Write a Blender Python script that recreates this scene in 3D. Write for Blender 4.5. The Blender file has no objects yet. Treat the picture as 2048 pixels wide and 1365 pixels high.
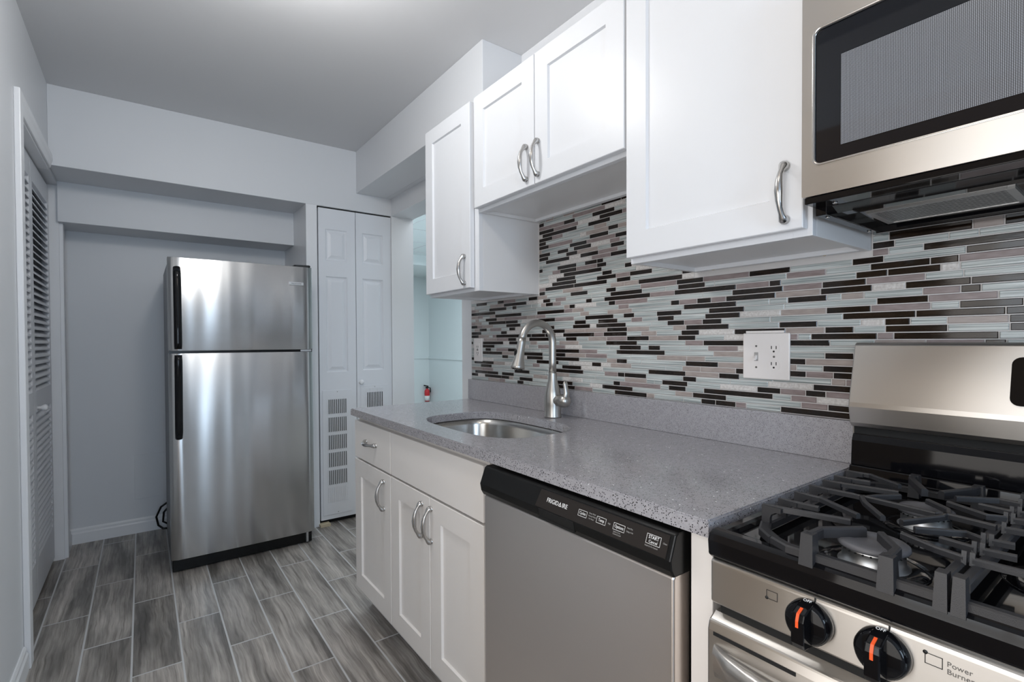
import bpy, bmesh, math, random
from mathutils import Vector, Matrix
random.seed(7)
SC = bpy.context.scene
COL = SC.collection
PI = math.pi

# ------------------------------------------------------------------ camera
W_PX, H_PX, F_PX = 2048, 1365, 1003.5
cam_d = bpy.data.cameras.new('camera'); cam = bpy.data.objects.new('camera', cam_d); COL.objects.link(cam)
yaw, pitch, roll = 0.6327, -0.0151, -0.0046
fw = Vector((math.sin(yaw)*math.cos(pitch), math.cos(yaw)*math.cos(pitch), math.sin(pitch)))
rt = Vector((math.cos(yaw), -math.sin(yaw), 0)); up = rt.cross(fw)
r2 = rt*math.cos(roll)+up*math.sin(roll); u2 = -rt*math.sin(roll)+up*math.cos(roll)
mw = Matrix((r2, u2, -fw)).transposed().to_4x4(); mw.translation = Vector((-1.3937, 0, 1.2129))
cam.matrix_world = mw
cam_d.sensor_fit = 'HORIZONTAL'; cam_d.sensor_width = 36; cam_d.lens = F_PX*36/W_PX
cam_d.shift_x = (W_PX/2-1020.1)/W_PX; cam_d.shift_y = (698.0-H_PX/2)/W_PX
cam_d.clip_start = 0.02
SC.camera = cam

# ------------------------------------------------------------------ view, world, lights
SC.view_settings.view_transform = 'Standard'; SC.view_settings.look = 'None'
SC.view_settings.exposure = 0.0; SC.view_settings.gamma = 1.0; SC.view_settings.use_curve_mapping = False
wd = bpy.data.worlds.new('sky'); SC.world = wd; wd.use_nodes = True
wd.node_tree.nodes['Background'].inputs[0].default_value = (0.55, 0.7, 0.9, 1)
wd.node_tree.nodes['Background'].inputs[1].default_value = 0.6

def lamp(name, typ, loc, energy, color, size=0.1, rot=None, size_y=None, spread=None):
    d = bpy.data.lights.new(name, typ); d.energy = energy; d.color = color
    if typ == 'AREA':
        d.size = size
        if size_y: d.shape = 'RECTANGLE'; d.size_y = size_y
        if spread: d.spread = spread
    else: d.shadow_soft_size = size
    o = bpy.data.objects.new(name, d); COL.objects.link(o); o.location = loc
    if rot: o.rotation_euler = rot
    return o
lamp('ceiling_bulb', 'POINT', (-1.05, 1.58, 2.33), 17, (0.98, 0.97, 0.95), 0.09)
lamp('ceiling_bulb', 'POINT', (-1.05, 0.31, 2.33), 5.5, (1.0, 0.86, 0.70), 0.09)
lamp('added_window_fill', 'AREA', (-1.42, -2.50, 1.5), 26, (0.64, 0.81, 1.0), 0.6, (PI/2, 0, 0), 1.3)  # added blue fill, placed at the invented window behind the camera
lamp('added_window_fill', 'AREA', (-1.72, 0.15, 1.10), 11, (1.0, 0.965, 0.93), 1.1, (PI/2, 0, -PI/2), 1.2)  # added warm fill low on the left wall, lifts the base cabinets
lamp('next_room_daylight', 'AREA', (1.1, 4.3, 2.33), 62, (0.86, 0.94, 1.0), 1.6, (0, 0, 0), 2.6)

# ------------------------------------------------------------------ materials
def new_mat(name):
    m = bpy.data.materials.new(name); m.use_nodes = True
    return m, m.node_tree.nodes, m.node_tree.links, m.node_tree.nodes['Principled BSDF']
def N(nt, t, **kw):
    n = nt.new(t)
    for k, v in kw.items(): setattr(n, k, v)
    return n
def simple(name, col, rough=0.5, metal=0.0, spec=0.5, coat=0.0, emit=None, estr=1.0, bump=0.0, bscale=300):
    m, n, l, b = new_mat(name)
    b.inputs['Base Color'].default_value = (*col, 1); b.inputs['Roughness'].default_value = rough
    b.inputs['Metallic'].default_value = metal; b.inputs['Specular IOR Level'].default_value = spec
    b.inputs['Coat Weight'].default_value = coat; b.inputs['Coat Roughness'].default_value = 0.05
    if emit: b.inputs['Emission Color'].default_value = (*emit, 1); b.inputs['Emission Strength'].default_value = estr
    if bump:
        tc = N(n, 'ShaderNodeTexCoord'); no = N(n, 'ShaderNodeTexNoise'); no.inputs['Scale'].default_value = bscale
        bp = N(n, 'ShaderNodeBump'); bp.inputs['Strength'].default_value = bump; bp.inputs['Distance'].default_value = 0.002
        l.new(tc.outputs['Object'], no.inputs['Vector']); l.new(no.outputs['Fac'], bp.inputs['Height']); l.new(bp.outputs['Normal'], b.inputs['Normal'])
    return m
def steel(name, col=(0.60, 0.60, 0.60), rough=0.26, axis='Y', aniso=0.75, wob=0.0, wob_scale=(2.2, 2.2, 0.35), arot=0.25):
    """brushed stainless: fine grain lines running along `axis`, an anisotropic highlight across them, optional sheet waviness"""
    m, n, l, b = new_mat(name)
    b.inputs['Metallic'].default_value = 1; b.inputs['Anisotropic'].default_value = aniso
    b.inputs['Anisotropic Rotation'].default_value = arot
    tc = N(n, 'ShaderNodeTexCoord'); mp = N(n, 'ShaderNodeMapping')
    s = {'X': (6, 900, 900), 'Y': (900, 6, 900), 'Z': (900, 900, 6)}[axis]
    mp.inputs['Scale'].default_value = s
    no = N(n, 'ShaderNodeTexNoise'); no.inputs['Scale'].default_value = 1; no.inputs['Detail'].default_value = 3
    l.new(tc.outputs['Object'], mp.inputs['Vector']); l.new(mp.outputs['Vector'], no.inputs['Vector'])
    mr = N(n, 'ShaderNodeMapRange'); mr.inputs[3].default_value = rough-0.015; mr.inputs[4].default_value = rough+0.02
    l.new(no.outputs['Fac'], mr.inputs[0]); l.new(mr.outputs[0], b.inputs['Roughness'])
    mx = N(n, 'ShaderNodeMapRange'); mx.inputs[3].default_value = 0.985; mx.inputs[4].default_value = 1.01
    l.new(no.outputs['Fac'], mx.inputs[0])
    cc = N(n, 'ShaderNodeMix', data_type='RGBA', blend_type='MULTIPLY'); cc.inputs[0].default_value = 1
    cc.inputs[6].default_value = (*col, 1); l.new(mx.outputs[0], cc.inputs[7]); l.new(cc.outputs[2], b.inputs['Base Color'])
    tg = N(n, 'ShaderNodeTangent', direction_type='RADIAL', axis='Z'); l.new(tg.outputs[0], b.inputs['Tangent'])
    b1 = N(n, 'ShaderNodeBump'); b1.inputs['Strength'].default_value = 0.015; b1.inputs['Distance'].default_value = 0.0002
    l.new(no.outputs['Fac'], b1.inputs['Height'])
    if wob:
        m2 = N(n, 'ShaderNodeMapping'); m2.inputs['Scale'].default_value = wob_scale
        n2 = N(n, 'ShaderNodeTexNoise'); n2.inputs['Scale'].default_value = 1.6; n2.inputs['Detail'].default_value = 1
        l.new(tc.outputs['Object'], m2.inputs['Vector']); l.new(m2.outputs['Vector'], n2.inputs['Vector'])
        b2 = N(n, 'ShaderNodeBump'); b2.inputs['Strength'].default_value = 1; b2.inputs['Distance'].default_value = wob
        l.new(n2.outputs['Fac'], b2.inputs['Height']); l.new(b2.outputs['Normal'], b1.inputs['Normal'])
    if wob: l.new(b2.outputs['Normal'], b.inputs['Normal'])
    return m

M = {}
M['wall'] = simple('wall_paint', (0.72, 0.735, 0.76), 0.45, bump=0.05, bscale=220)
M['ceil'] = simple('ceiling_paint', (0.69, 0.69, 0.70), 0.6)
M['trim'] = simple('trim_paint', (0.82, 0.83, 0.85), 0.32)
M['door'] = simple('door_paint', (0.78, 0.80, 0.84), 0.38)
M['cab'] = simple('cabinet_paint', (0.755, 0.77, 0.80), 0.34, spec=0.35)
M['cabbase'] = simple('base_cabinet_paint', (0.86, 0.825, 0.795), 0.34, spec=0.35)
M['cabraw'] = simple('cabinet_frame_edge', (0.80, 0.73, 0.68), 0.4)
M['cabside'] = simple('cabinet_side', (0.78, 0.78, 0.79), 0.35)
M['aqua'] = simple('pale_blue_paint', (0.73, 0.79, 0.80), 0.3)
M['aquaceil'] = simple('ceiling_tile_next_room', (0.78, 0.84, 0.84), 0.6)
M['nickel'] = simple('brushed_nickel', (0.50, 0.485, 0.46), 0.33, 1.0)
M['chrome'] = simple('satin_chrome_pull', (0.52, 0.51, 0.50), 0.22, 1.0)
M['black'] = simple('black_gloss', (0.004, 0.004, 0.005), 0.06, spec=0.28)
M['mwglass'] = simple('dark_microwave_glass', (0.004, 0.005, 0.008), 0.04, spec=0.42)
M['blackplastic'] = simple('black_plastic', (0.007, 0.007, 0.007), 0.24, spec=0.25)
M['darkpanel'] = simple('dark_control_panel', (0.020, 0.016, 0.014), 0.3, spec=0.3)
M['void'] = simple('dark_gap', (0.004, 0.004, 0.004), 0.8)
M['iron'] = simple('cast_iron', (0.024, 0.024, 0.027), 0.40, bump=0.15, bscale=900)
M['burnercap'] = simple('burner_cap', (0.10, 0.10, 0.11), 0.5)
M['alu'] = simple('burner_aluminium', (0.55, 0.55, 0.55), 0.35, 1.0)
M['fridgeside'] = simple('fridge_side_grey', (0.14, 0.15, 0.165), 0.4, bump=0.15, bscale=700)
M['plate'] = simple('switch_plate_plastic', (0.83, 0.79, 0.77), 0.3)
M['white'] = simple('white_print', (0.85, 0.85, 0.85), 0.5)
M['greyprint'] = simple('grey_print', (0.38, 0.37, 0.36), 0.5)
M['dimprint'] = simple('dim_grey_print', (0.13, 0.12, 0.11), 0.5)
M['blackprint'] = simple('black_print', (0.01, 0.01, 0.01), 0.5)
M['orange'] = simple('orange_mark', (0.9, 0.10, 0.015), 0.4)
M['red'] = simple('red_enamel', (0.62, 0.02, 0.03), 0.3)
M['oak'] = simple('oak_wood', (0.46, 0.34, 0.22), 0.4)
M['wood_raw'] = simple('raw_wood', (0.55, 0.47, 0.33), 0.7)
M['pane'] = simple('daylit_pane', (0.1, 0.1, 0.1), 0.5, emit=(0.66, 0.83, 1.0), estr=2.2)
M['bulbglass'] = simple('lit_glass_shade', (0.8, 0.8, 0.8), 0.4, emit=(1, 0.93, 0.84), estr=6)
M['steel_x'] = steel('stainless_fridge', (0.50, 0.50, 0.50), 0.25, 'X', 0.85, wob=0.011, wob_scale=(3.6, 1, 0.16))
M['steel_y'] = steel('stainless_front', (0.61, 0.585, 0.555), 0.33, 'Y', 0.88, wob=0.001, wob_scale=(1, 1.6, 0.8))
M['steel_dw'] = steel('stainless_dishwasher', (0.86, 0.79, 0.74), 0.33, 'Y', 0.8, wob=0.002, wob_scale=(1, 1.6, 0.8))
M['sink'] = steel('stainless_sink', (0.55, 0.54, 0.52), 0.24, 'Y', 0.5)

def mat_quartz():
    m, n, l, b = new_mat('grey_quartz')
    tc = N(n, 'ShaderNodeTexCoord')
    no = N(n, 'ShaderNodeTexNoise'); no.inputs['Scale'].default_value = 90; no.inputs['Detail'].default_value = 4
    l.new(tc.outputs['Object'], no.inputs['Vector'])
    base = N(n, 'ShaderNodeValToRGB'); e = base.color_ramp.elements
    e[0].position = 0.3; e[0].color = (0.335, 0.328, 0.348, 1); e[1].position = 0.7; e[1].color = (0.40, 0.39, 0.415, 1)
    l.new(no.outputs['Fac'], base.inputs[0])
    def specks(scale, thr, seed):
        mp = N(n, 'ShaderNodeMapping'); mp.inputs['Location'].default_value = (seed, seed*1.7, seed*0.3)
        v = N(n, 'ShaderNodeTexVoronoi'); v.inputs['Scale'].default_value = scale
        l.new(tc.outputs['Object'], mp.inputs['Vector']); l.new(mp.outputs['Vector'], v.inputs['Vector'])
        sp = N(n, 'ShaderNodeSeparateColor'); l.new(v.outputs['Color'], sp.inputs[0])
        g = N(n, 'ShaderNodeMath', operation='GREATER_THAN'); g.inputs[1].default_value = thr; l.new(sp.outputs[0], g.inputs[0])
        d = N(n, 'ShaderNodeMath', operation='LESS_THAN'); d.inputs[1].default_value = 0.33; l.new(v.outputs['Distance'], d.inputs[0])
        mu = N(n, 'ShaderNodeMath', operation='MULTIPLY'); l.new(g.outputs[0], mu.inputs[0]); l.new(d.outputs[0], mu.inputs[1])
        return mu.outputs[0]
    def over(fac, a, col):
        x = N(n, 'ShaderNodeMix', data_type='RGBA'); l.new(fac, x.inputs[0]); l.new(a, x.inputs[6]); x.inputs[7].default_value = (*col, 1)
        return x.outputs[2]
    c = over(specks(270, 0.74, 3.1), base.outputs[0], (0.035, 0.032, 0.034))
    c = over(specks(420, 0.66, 9.3), c, (0.13, 0.122, 0.13))
    w = specks(190, 0.984, 5.7)
    c = over(w, c, (0.95, 0.95, 0.97))
    l.new(c, b.inputs['Base Color'])
    b.inputs['Roughness'].default_value = 0.13; b.inputs['Specular IOR Level'].default_value = 0.55
    return m
M['quartz'] = mat_quartz()

def mat_floor():
    m, n, l, b = new_mat('grey_wood_look_tile')
    geo = N(n, 'ShaderNodeNewGeometry'); sx = N(n, 'ShaderNodeSeparateXYZ'); l.new(geo.outputs['Position'], sx.inputs[0])
    def add(a, v):
        q = N(n, 'ShaderNodeMath', operation='ADD'); l.new(a, q.inputs[0]); q.inputs[1].default_value = v; return q.outputs[0]
    P, L = 0.1575, 0.638
    U = add(sx.outputs[1], -2.264+L/2+10*L); V = add(sx.outputs[0], 1.1255+20*P)
    cb = N(n, 'ShaderNodeCombineXYZ'); l.new(U, cb.inputs[0]); l.new(V, cb.inputs[1])
    br = N(n, 'ShaderNodeTexBrick', offset=0.5, offset_frequency=2, squash=1.0)
    br.inputs['Color1'].default_value = (0, 0, 0, 1); br.inputs['Color2'].default_value = (1, 1, 1, 1); br.inputs['Mortar'].default_value = (0.5, 0.5, 0.5, 1)
    br.inputs['Scale'].default_value = 1; br.inputs['Mortar Size'].default_value = 0.0034; br.inputs['Mortar Smooth'].default_value = 0.1
    br.inputs['Brick Width'].default_value = L; br.inputs['Row Height'].default_value = P
    l.new(cb.outputs[0], br.inputs['Vector'])
    seed = N(n, 'ShaderNodeSeparateColor'); l.new(br.outputs['Color'], seed.inputs[0])
    ms = N(n, 'ShaderNodeMath', operation='MULTIPLY'); ms.inputs[1].default_value = 37.0; l.new(seed.outputs[0], ms.inputs[0])
    cv = N(n, 'ShaderNodeCombineXYZ'); l.new(U, cv.inputs[0]); l.new(V, cv.inputs[1]); l.new(ms.outputs[0], cv.inputs[2])
    # warped grain
    w1 = N(n, 'ShaderNodeTexNoise'); w1.inputs['Scale'].default_value = 5.0; w1.inputs['Detail'].default_value = 2
    l.new(cv.outputs[0], w1.inputs['Vector'])
    wm = N(n, 'ShaderNodeVectorMath', operation='SCALE'); wm.inputs['Scale'].default_value = 0.028
    l.new(w1.outputs['Color'], wm.inputs[0])
    wa = N(n, 'ShaderNodeVectorMath', operation='ADD'); l.new(cv.outputs[0], wa.inputs[0]); l.new(wm.outputs[0], wa.inputs[1])
    mp = N(n, 'ShaderNodeMapping'); mp.inputs['Scale'].default_value = (3.0, 85, 1); l.new(wa.outputs[0], mp.inputs['Vector'])
    g = N(n, 'ShaderNodeTexNoise'); g.inputs['Scale'].default_value = 1; g.inputs['Detail'].default_value = 8; g.inputs['Roughness'].default_value = 0.7
    l.new(mp.outputs[0], g.inputs['Vector'])
    mp2 = N(n, 'ShaderNodeMapping'); mp2.inputs['Scale'].default_value = (2.6, 16, 1); l.new(wa.outputs[0], mp2.inputs['Vector'])
    g2 = N(n, 'ShaderNodeTexNoise'); g2.inputs['Scale'].default_value = 1; g2.inputs['Detail'].default_value = 3
    l.new(mp2.outputs[0], g2.inputs['Vector'])
    ra = N(n, 'ShaderNodeValToRGB'); e = ra.color_ramp.elements
    e[0].position = 0.27; e[0].color = (0.085, 0.073, 0.063, 1); e[1].position = 0.72; e[1].color = (0.50, 0.465, 0.43, 1)
    k = e.new(0.44); k.color = (0.27, 0.245, 0.222, 1)
    l.new(g.outputs['Fac'], ra.inputs[0])
    r2 = N(n, 'ShaderNodeValToRGB'); e = r2.color_ramp.elements
    e[0].position = 0.32; e[0].color = (0.42, 0.42, 0.42, 1); e[1].position = 0.60; e[1].color = (1.15, 1.15, 1.15, 1)
    l.new(g2.outputs['Fac'], r2.inputs[0])
    mu = N(n, 'ShaderNodeMix', data_type='RGBA', blend_type='MULTIPLY'); mu.inputs[0].default_value = 1
    l.new(ra.outputs[0], mu.inputs[6]); l.new(r2.outputs[0], mu.inputs[7])
    tint = N(n, 'ShaderNodeMapRange'); tint.inputs[3].default_value = 0.82; tint.inputs[4].default_value = 1.28
    l.new(seed.outputs[0], tint.inputs[0])
    m3 = N(n, 'ShaderNodeMix', data_type='RGBA', blend_type='MULTIPLY'); m3.inputs[0].default_value = 1
    l.new(mu.outputs[2], m3.inputs[6]); l.new(tint.outputs[0], m3.inputs[7])
    mg = N(n, 'ShaderNodeMix', data_type='RGBA'); l.new(br.outputs['Fac'], mg.inputs[0]); l.new(m3.outputs[2], mg.inputs[6]); mg.inputs[7].default_value = (0.56, 0.56, 0.56, 1)
    l.new(mg.outputs[2], b.inputs['Base Color'])
    b.inputs['Roughness'].default_value = 0.36
    inv = N(n, 'ShaderNodeMath', operation='MULTIPLY_ADD'); inv.inputs[1].default_value = -1.0; l.new(br.outputs['Fac'], inv.inputs[0])
    gs = N(n, 'ShaderNodeMath', operation='MULTIPLY'); gs.inputs[1].default_value = 0.25; l.new(g.outputs['Fac'], gs.inputs[0]); l.new(gs.outputs[0], inv.inputs[2])
    bp = N(n, 'ShaderNodeBump'); bp.inputs['Strength'].default_value = 0.5; bp.inputs['Distance'].default_value = 0.002
    l.new(inv.outputs[0], bp.inputs['Height']); l.new(bp.outputs[0], b.inputs['Normal'])
    return m
M['floor'] = mat_floor()

def mat_tile(name, c0, c1, rough, stretch, detail=2, bump=0.0, coat=0.0, spec=0.5):
    m, n, l, b = new_mat(name)
    tc = N(n, 'ShaderNodeTexCoord'); mp = N(n, 'ShaderNodeMapping'); mp.inputs['Scale'].default_value = stretch
    l.new(tc.outputs['Object'], mp.inputs['Vector'])
    no = N(n, 'ShaderNodeTexNoise'); no.inputs['Scale'].default_value = 1; no.inputs['Detail'].default_value = detail
    l.new(mp.outputs[0], no.inputs['Vector'])
    r = N(n, 'ShaderNodeValToRGB'); e = r.color_ramp.elements
    e[0].position = 0.32; e[0].color = (*c0, 1); e[1].position = 0.66; e[1].color = (*c1, 1)
    l.new(no.outputs['Fac'], r.inputs[0]); l.new(r.outputs[0], b.inputs['Base Color'])
    b.inputs['Roughness'].default_value = rough; b.inputs['Coat Weight'].default_value = coat; b.inputs['Coat Roughness'].default_value = 0.04
    b.inputs['Specular IOR Level'].default_value = spec
    if bump:
        bp = N(n, 'ShaderNodeBump'); bp.inputs['Strength'].default_value = bump; bp.inputs['Distance'].default_value = 0.001
        l.new(no.outputs['Fac'], bp.inputs['Height']); l.new(bp.outputs[0], b.inputs['Normal'])
    return m
M['tile_dark'] = mat_tile('dark_glass_tile', (0.006, 0.004, 0.003), (0.021, 0.013, 0.009), 0.09, (1, 18, 90), bump=0.12, spec=0.4)
M['tile_glass'] = mat_tile('pale_ribbed_glass_tile', (0.22, 0.255, 0.255), (0.65, 0.69, 0.68), 0.14, (1, 4, 300), bump=0.8)
M['tile_mauve'] = mat_tile('mauve_stone_tile', (0.235, 0.185, 0.182), (0.31, 0.255, 0.25), 0.36, (1, 30, 120))
M['tile_taupe'] = mat_tile('taupe_stone_tile', (0.33, 0.28, 0.26), (0.41, 0.355, 0.33), 0.36, (1, 30, 120))
M['tile_pearl'] = mat_tile('pearl_tile', (0.55, 0.52, 0.50), (0.72, 0.70, 0.68), 0.25, (1, 160, 160), bump=0.5)
M['grout'] = simple('tile_grout', (0.64, 0.62, 0.61), 0.8)

def mat_dots(name, base, dot, scale, thr, rough=0.35, metal=0.6):
    """perforated sheet: a regular grid of holes"""
    m, n, l, b = new_mat(name)
    tc = N(n, 'ShaderNodeTexCoord'); mp = N(n, 'ShaderNodeMapping'); mp.inputs['Scale'].default_value = (0, scale, scale)
    l.new(tc.outputs['Object'], mp.inputs['Vector'])
    v = N(n, 'ShaderNodeTexVoronoi'); v.inputs['Scale'].default_value = 1; v.inputs['Randomness'].default_value = 0.0
    l.new(mp.outputs[0], v.inputs['Vector'])
    g = N(n, 'ShaderNodeMath', operation='LESS_THAN'); g.inputs[1].default_value = thr; l.new(v.outputs['Distance'], g.inputs[0])
    x = N(n, 'ShaderNodeMix', data_type='RGBA'); l.new(g.outputs[0], x.inputs[0]); x.inputs[6].default_value = (*base, 1); x.inputs[7].default_value = (*dot, 1)
    l.new(x.outputs[2], b.inputs['Base Color']); b.inputs['Roughness'].default_value = rough
    b.inputs['Coat Weight'].default_value = 0.6; b.inputs['Coat Roughness'].default_value = 0.02
    return m
M['mesh_screen'] = mat_dots('perforated_microwave_screen', (0.030, 0.032, 0.038), (0.30, 0.32, 0.36), 430, 0.36)
def mat_filter():
    m, n, l, b = new_mat('grease_filter_mesh')
    tc = N(n, 'ShaderNodeTexCoord'); mp = N(n, 'ShaderNodeMapping'); mp.inputs['Scale'].default_value = (160, 110, 1); mp.inputs['Rotation'].default_value = (0, 0, 0.78)
    l.new(tc.outputs['Object'], mp.inputs['Vector'])
    ck = N(n, 'ShaderNodeTexVoronoi'); ck.inputs['Randomness'].default_value = 0.1; ck.inputs['Scale'].default_value = 1
    l.new(mp.outputs[0], ck.inputs['Vector'])
    r = N(n, 'ShaderNodeValToRGB'); e = r.color_ramp.elements
    e[0].position = 0.25; e[0].color = (0.02, 0.02, 0.02, 1); e[1].position = 0.5; e[1].color = (0.5, 0.5, 0.5, 1)
    l.new(ck.outputs['Distance'], r.inputs[0]); l.new(r.outputs[0], b.inputs['Base Color'])
    b.inputs['Metallic'].default_value = 0.8; b.inputs['Roughness'].default_value = 0.4
    return m
M['filter'] = mat_filter()

# ------------------------------------------------------------------ mesh helpers (world coordinates; parts are stored relative to their thing's base)
ORG = {}
def bx(bm, x0, x1, y0, y1, z0, z1, mi=0):
    xs, ys, zs = sorted((x0, x1)), sorted((y0, y1)), sorted((z0, z1))
    v = [bm.verts.new((x, y, z)) for x in xs for y in ys for z in zs]
    for f in ((0, 1, 3, 2), (4, 6, 7, 5), (0, 4, 5, 1), (2, 3, 7, 6), (0, 2, 6, 4), (1, 5, 7, 3)):
        fc = bm.faces.new([v[i] for i in f]); fc.material_index = mi
    return v
def prism(bm, pts, axis, a0, a1, mi=0):
    """extrude a 2-D outline along axis; pts in the two remaining axes in order (x,y,z without axis)"""
    def mk(p, a):
        return {'X': (a, p[0], p[1]), 'Y': (p[0], a, p[1]), 'Z': (p[0], p[1], a)}[axis]
    A = [bm.verts.new(mk(p, a0)) for p in pts]; B = [bm.verts.new(mk(p, a1)) for p in pts]
    n = len(pts); fs = [bm.faces.new(A), bm.faces.new(B[::-1])]
    for i in range(n): fs.append(bm.faces.new((A[i], B[i], B[(i+1) % n], A[(i+1) % n])))
    for f in fs: f.material_index = mi
    bmesh.ops.recalc_face_normals(bm, faces=fs)
def sweep(bm, pts, rad, seg=10, flat=None, cap=True, mi=0):
    """tube along pts; rad is a number or list; flat = (axis vector, factor) squashes the section along a direction"""
    P = [Vector(p) for p in pts]; n = len(P)
    R = rad if isinstance(rad, (list, tuple)) else [rad]*n
    rings = []; prev = None
    for i, p in enumerate(P):
        t = (P[min(i+1, n-1)]-P[max(i-1, 0)]).normalized()
        if prev is None:
            a = Vector((0, 0, 1)) if abs(t.z) < 0.9 else Vector((1, 0, 0))
            s = t.cross(a).normalized()
        else:
            s = (prev-t*prev.dot(t)).normalized()
        prev = s; q = t.cross(s)
        ring = []
        for k in range(seg):
            d = s*math.cos(2*PI*k/seg)+q*math.sin(2*PI*k/seg)
            o = d*R[i]
            if flat: ax = Vector(flat[0]); o = o+ax*(o.dot(ax))*(flat[1]-1)
            ring.append(bm.verts.new(p+o))
        rings.append(ring)
    fs = []
    for a, b in zip(rings, rings[1:]):
        for k in range(seg): fs.append(bm.faces.new((a[k], a[(k+1) % seg], b[(k+1) % seg], b[k])))
    if cap: fs += [bm.faces.new(rings[0][::-1]), bm.faces.new(rings[-1])]
    for f in fs: f.smooth = True; f.material_index = mi
    bmesh.ops.recalc_face_normals(bm, faces=fs)
def lathe(bm, prof, c, axis=(0, 0, 1), seg=28, mi=0):
    """prof: list of (radius, height along axis) from c"""
    ax = Vector(axis).normalized(); a = Vector((1, 0, 0)) if abs(ax.x) < 0.9 else Vector((0, 1, 0))
    s = ax.cross(a).normalized(); q = ax.cross(s); c = Vector(c); rings = []
    for r, h in prof:
        rings.append([bm.verts.new(c+ax*h+(s*math.cos(2*PI*k/seg)+q*math.sin(2*PI*k/seg))*max(r, 1e-5)) for k in range(seg)])
    fs = []
    for A, B in zip(rings, rings[1:]):
        for k in range(seg): fs.append(bm.faces.new((A[k], A[(k+1) % seg], B[(k+1) % seg], B[k])))
    fs += [bm.faces.new(rings[0][::-1]), bm.faces.new(rings[-1])]
    for f in fs: f.material_index = mi; f.smooth = True
    bmesh.ops.recalc_face_normals(bm, faces=fs)
def arc(c, r, a0, a1, n, plane='XZ'):
    out = []
    for i in range(n+1):
        a = a0+(a1-a0)*i/n; u, v = r*math.cos(a), r*math.sin(a)
        out.append({'XZ': (c[0]+u, c[1], c[2]+v), 'XY': (c[0]+u, c[1]+v, c[2]), 'YZ': (c[0], c[1]+u, c[2]+v)}[plane])
    return out
def rrect(u0, u1, v0, v1, r, n=6):
    pts = []
    for cu, cv, a in ((u1-r, v1-r, 0), (u0+r, v1-r, PI/2), (u0+r, v0+r, PI), (u1-r, v0+r, 1.5*PI)):
        for i in range(n+1):
            t = a+PI/2*i/n; pts.append((cu+r*math.cos(t), cv+r*math.sin(t)))
    return pts
def BM(): return bmesh.new()
def obj(name, bm, mats, parent=None, org=None, bevel=0.0, smooth=False, bseg=2):
    o_ = Vector(org) if org is not None else (ORG[parent.name] if parent is not None else Vector((0, 0, 0)))
    bm.verts.ensure_lookup_table()
    bmesh.ops.translate(bm, verts=bm.verts[:], vec=-o_)
    if smooth:
        for f in bm.faces: f.smooth = True
    me = bpy.data.meshes.new(name); bm.to_mesh(me); bm.free()
    for m in (mats if isinstance(mats, (list, tuple)) else [mats]): me.materials.append(m)
    ob = bpy.data.objects.new(name, me); COL.objects.link(ob)
    if parent is not None: ob.parent = parent
    else: ob.location = o_
    ORG[ob.name] = o_
    if bevel:
        md = ob.modifiers.new('edge', 'BEVEL'); md.width = bevel; md.segments = bseg; md.limit_method = 'ANGLE'; md.angle_limit = math.radians(40)
    return ob
def box(name, x0, x1, y0, y1, z0, z1, mat, parent=None, bevel=0.0, org=None):
    bm = BM(); bx(bm, x0, x1, y0, y1, z0, z1)
    if parent is None and org is None: org = ((x0+x1)/2, (y0+y1)/2, min(z0, z1))
    return obj(name, bm, mat, parent, org, bevel)
def tag(o, label=None, cat=None, group=None, kind=None):
    if label: o['label'] = label
    if cat: o['category'] = cat
    if group: o['group'] = group
    if kind: o['kind'] = kind
    return o
def thing(name, label, cat, loc, group=None):
    o = bpy.data.objects.new(name, None); COL.objects.link(o); o.location = loc; o.empty_display_size = 0.05
    ORG[o.name] = Vector(loc); return tag(o, label, cat, group)
def struct(name, *a, **k):
    return tag(box(name, *a, **k), kind='structure')
def text(s, size, origin, right, upv, mat, name, parent, align='LEFT', ext=0.0002, sx=1.0, bold=0.0):
    cu = bpy.data.curves.new('t', 'FONT'); cu.body = s; cu.size = size; cu.align_x = align; cu.extrude = ext; cu.offset = bold
    cu.resolution_u = 3
    t = bpy.data.objects.new('t', cu); COL.objects.link(t)
    bpy.context.view_layer.update()
    me = t.evaluated_get(bpy.context.evaluated_depsgraph_get()).to_mesh()
    bm = BM(); bm.from_mesh(me)
    R, U = Vector(right), Vector(upv); Z = R.cross(U)
    mt = Matrix((R*sx, U, Z)).transposed().to_4x4(); mt.translation = Vector(origin)
    bmesh.ops.transform(bm, matrix=mt, verts=bm.verts[:])
    bpy.data.objects.remove(t); bpy.data.curves.remove(cu)
    return obj(name, bm, mat, parent)
NEGX = dict(right=(0, -1, 0), upv=(0, 0, 1))       # writing on a face that looks towards -x
NEGY = dict(right=(1, 0, 0), upv=(0, 0, 1))        # writing on a face that looks towards -y
def merge_text(bm, s, size, origin, right, upv, align='LEFT', ext=0.0002, sx=1.0, bold=0.0):
    cu = bpy.data.curves.new('t', 'FONT'); cu.body = s; cu.size = size; cu.align_x = align; cu.extrude = ext; cu.resolution_u = 3; cu.offset = bold
    t = bpy.data.objects.new('t', cu); COL.objects.link(t); bpy.context.view_layer.update()
    me = t.evaluated_get(bpy.context.evaluated_depsgraph_get()).to_mesh()
    R, U = Vector(right), Vector(upv); Z = R.cross(U)
    mt = Matrix((R*sx, U, Z)).transposed().to_4x4(); mt.translation = Vector(origin)
    nb = len(bm.verts); bm.from_mesh(me); bm.verts.ensure_lookup_table()
    bmesh.ops.transform(bm, matrix=mt, verts=bm.verts[nb:])
    bpy.data.objects.remove(t); bpy.data.curves.remove(cu)

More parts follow.
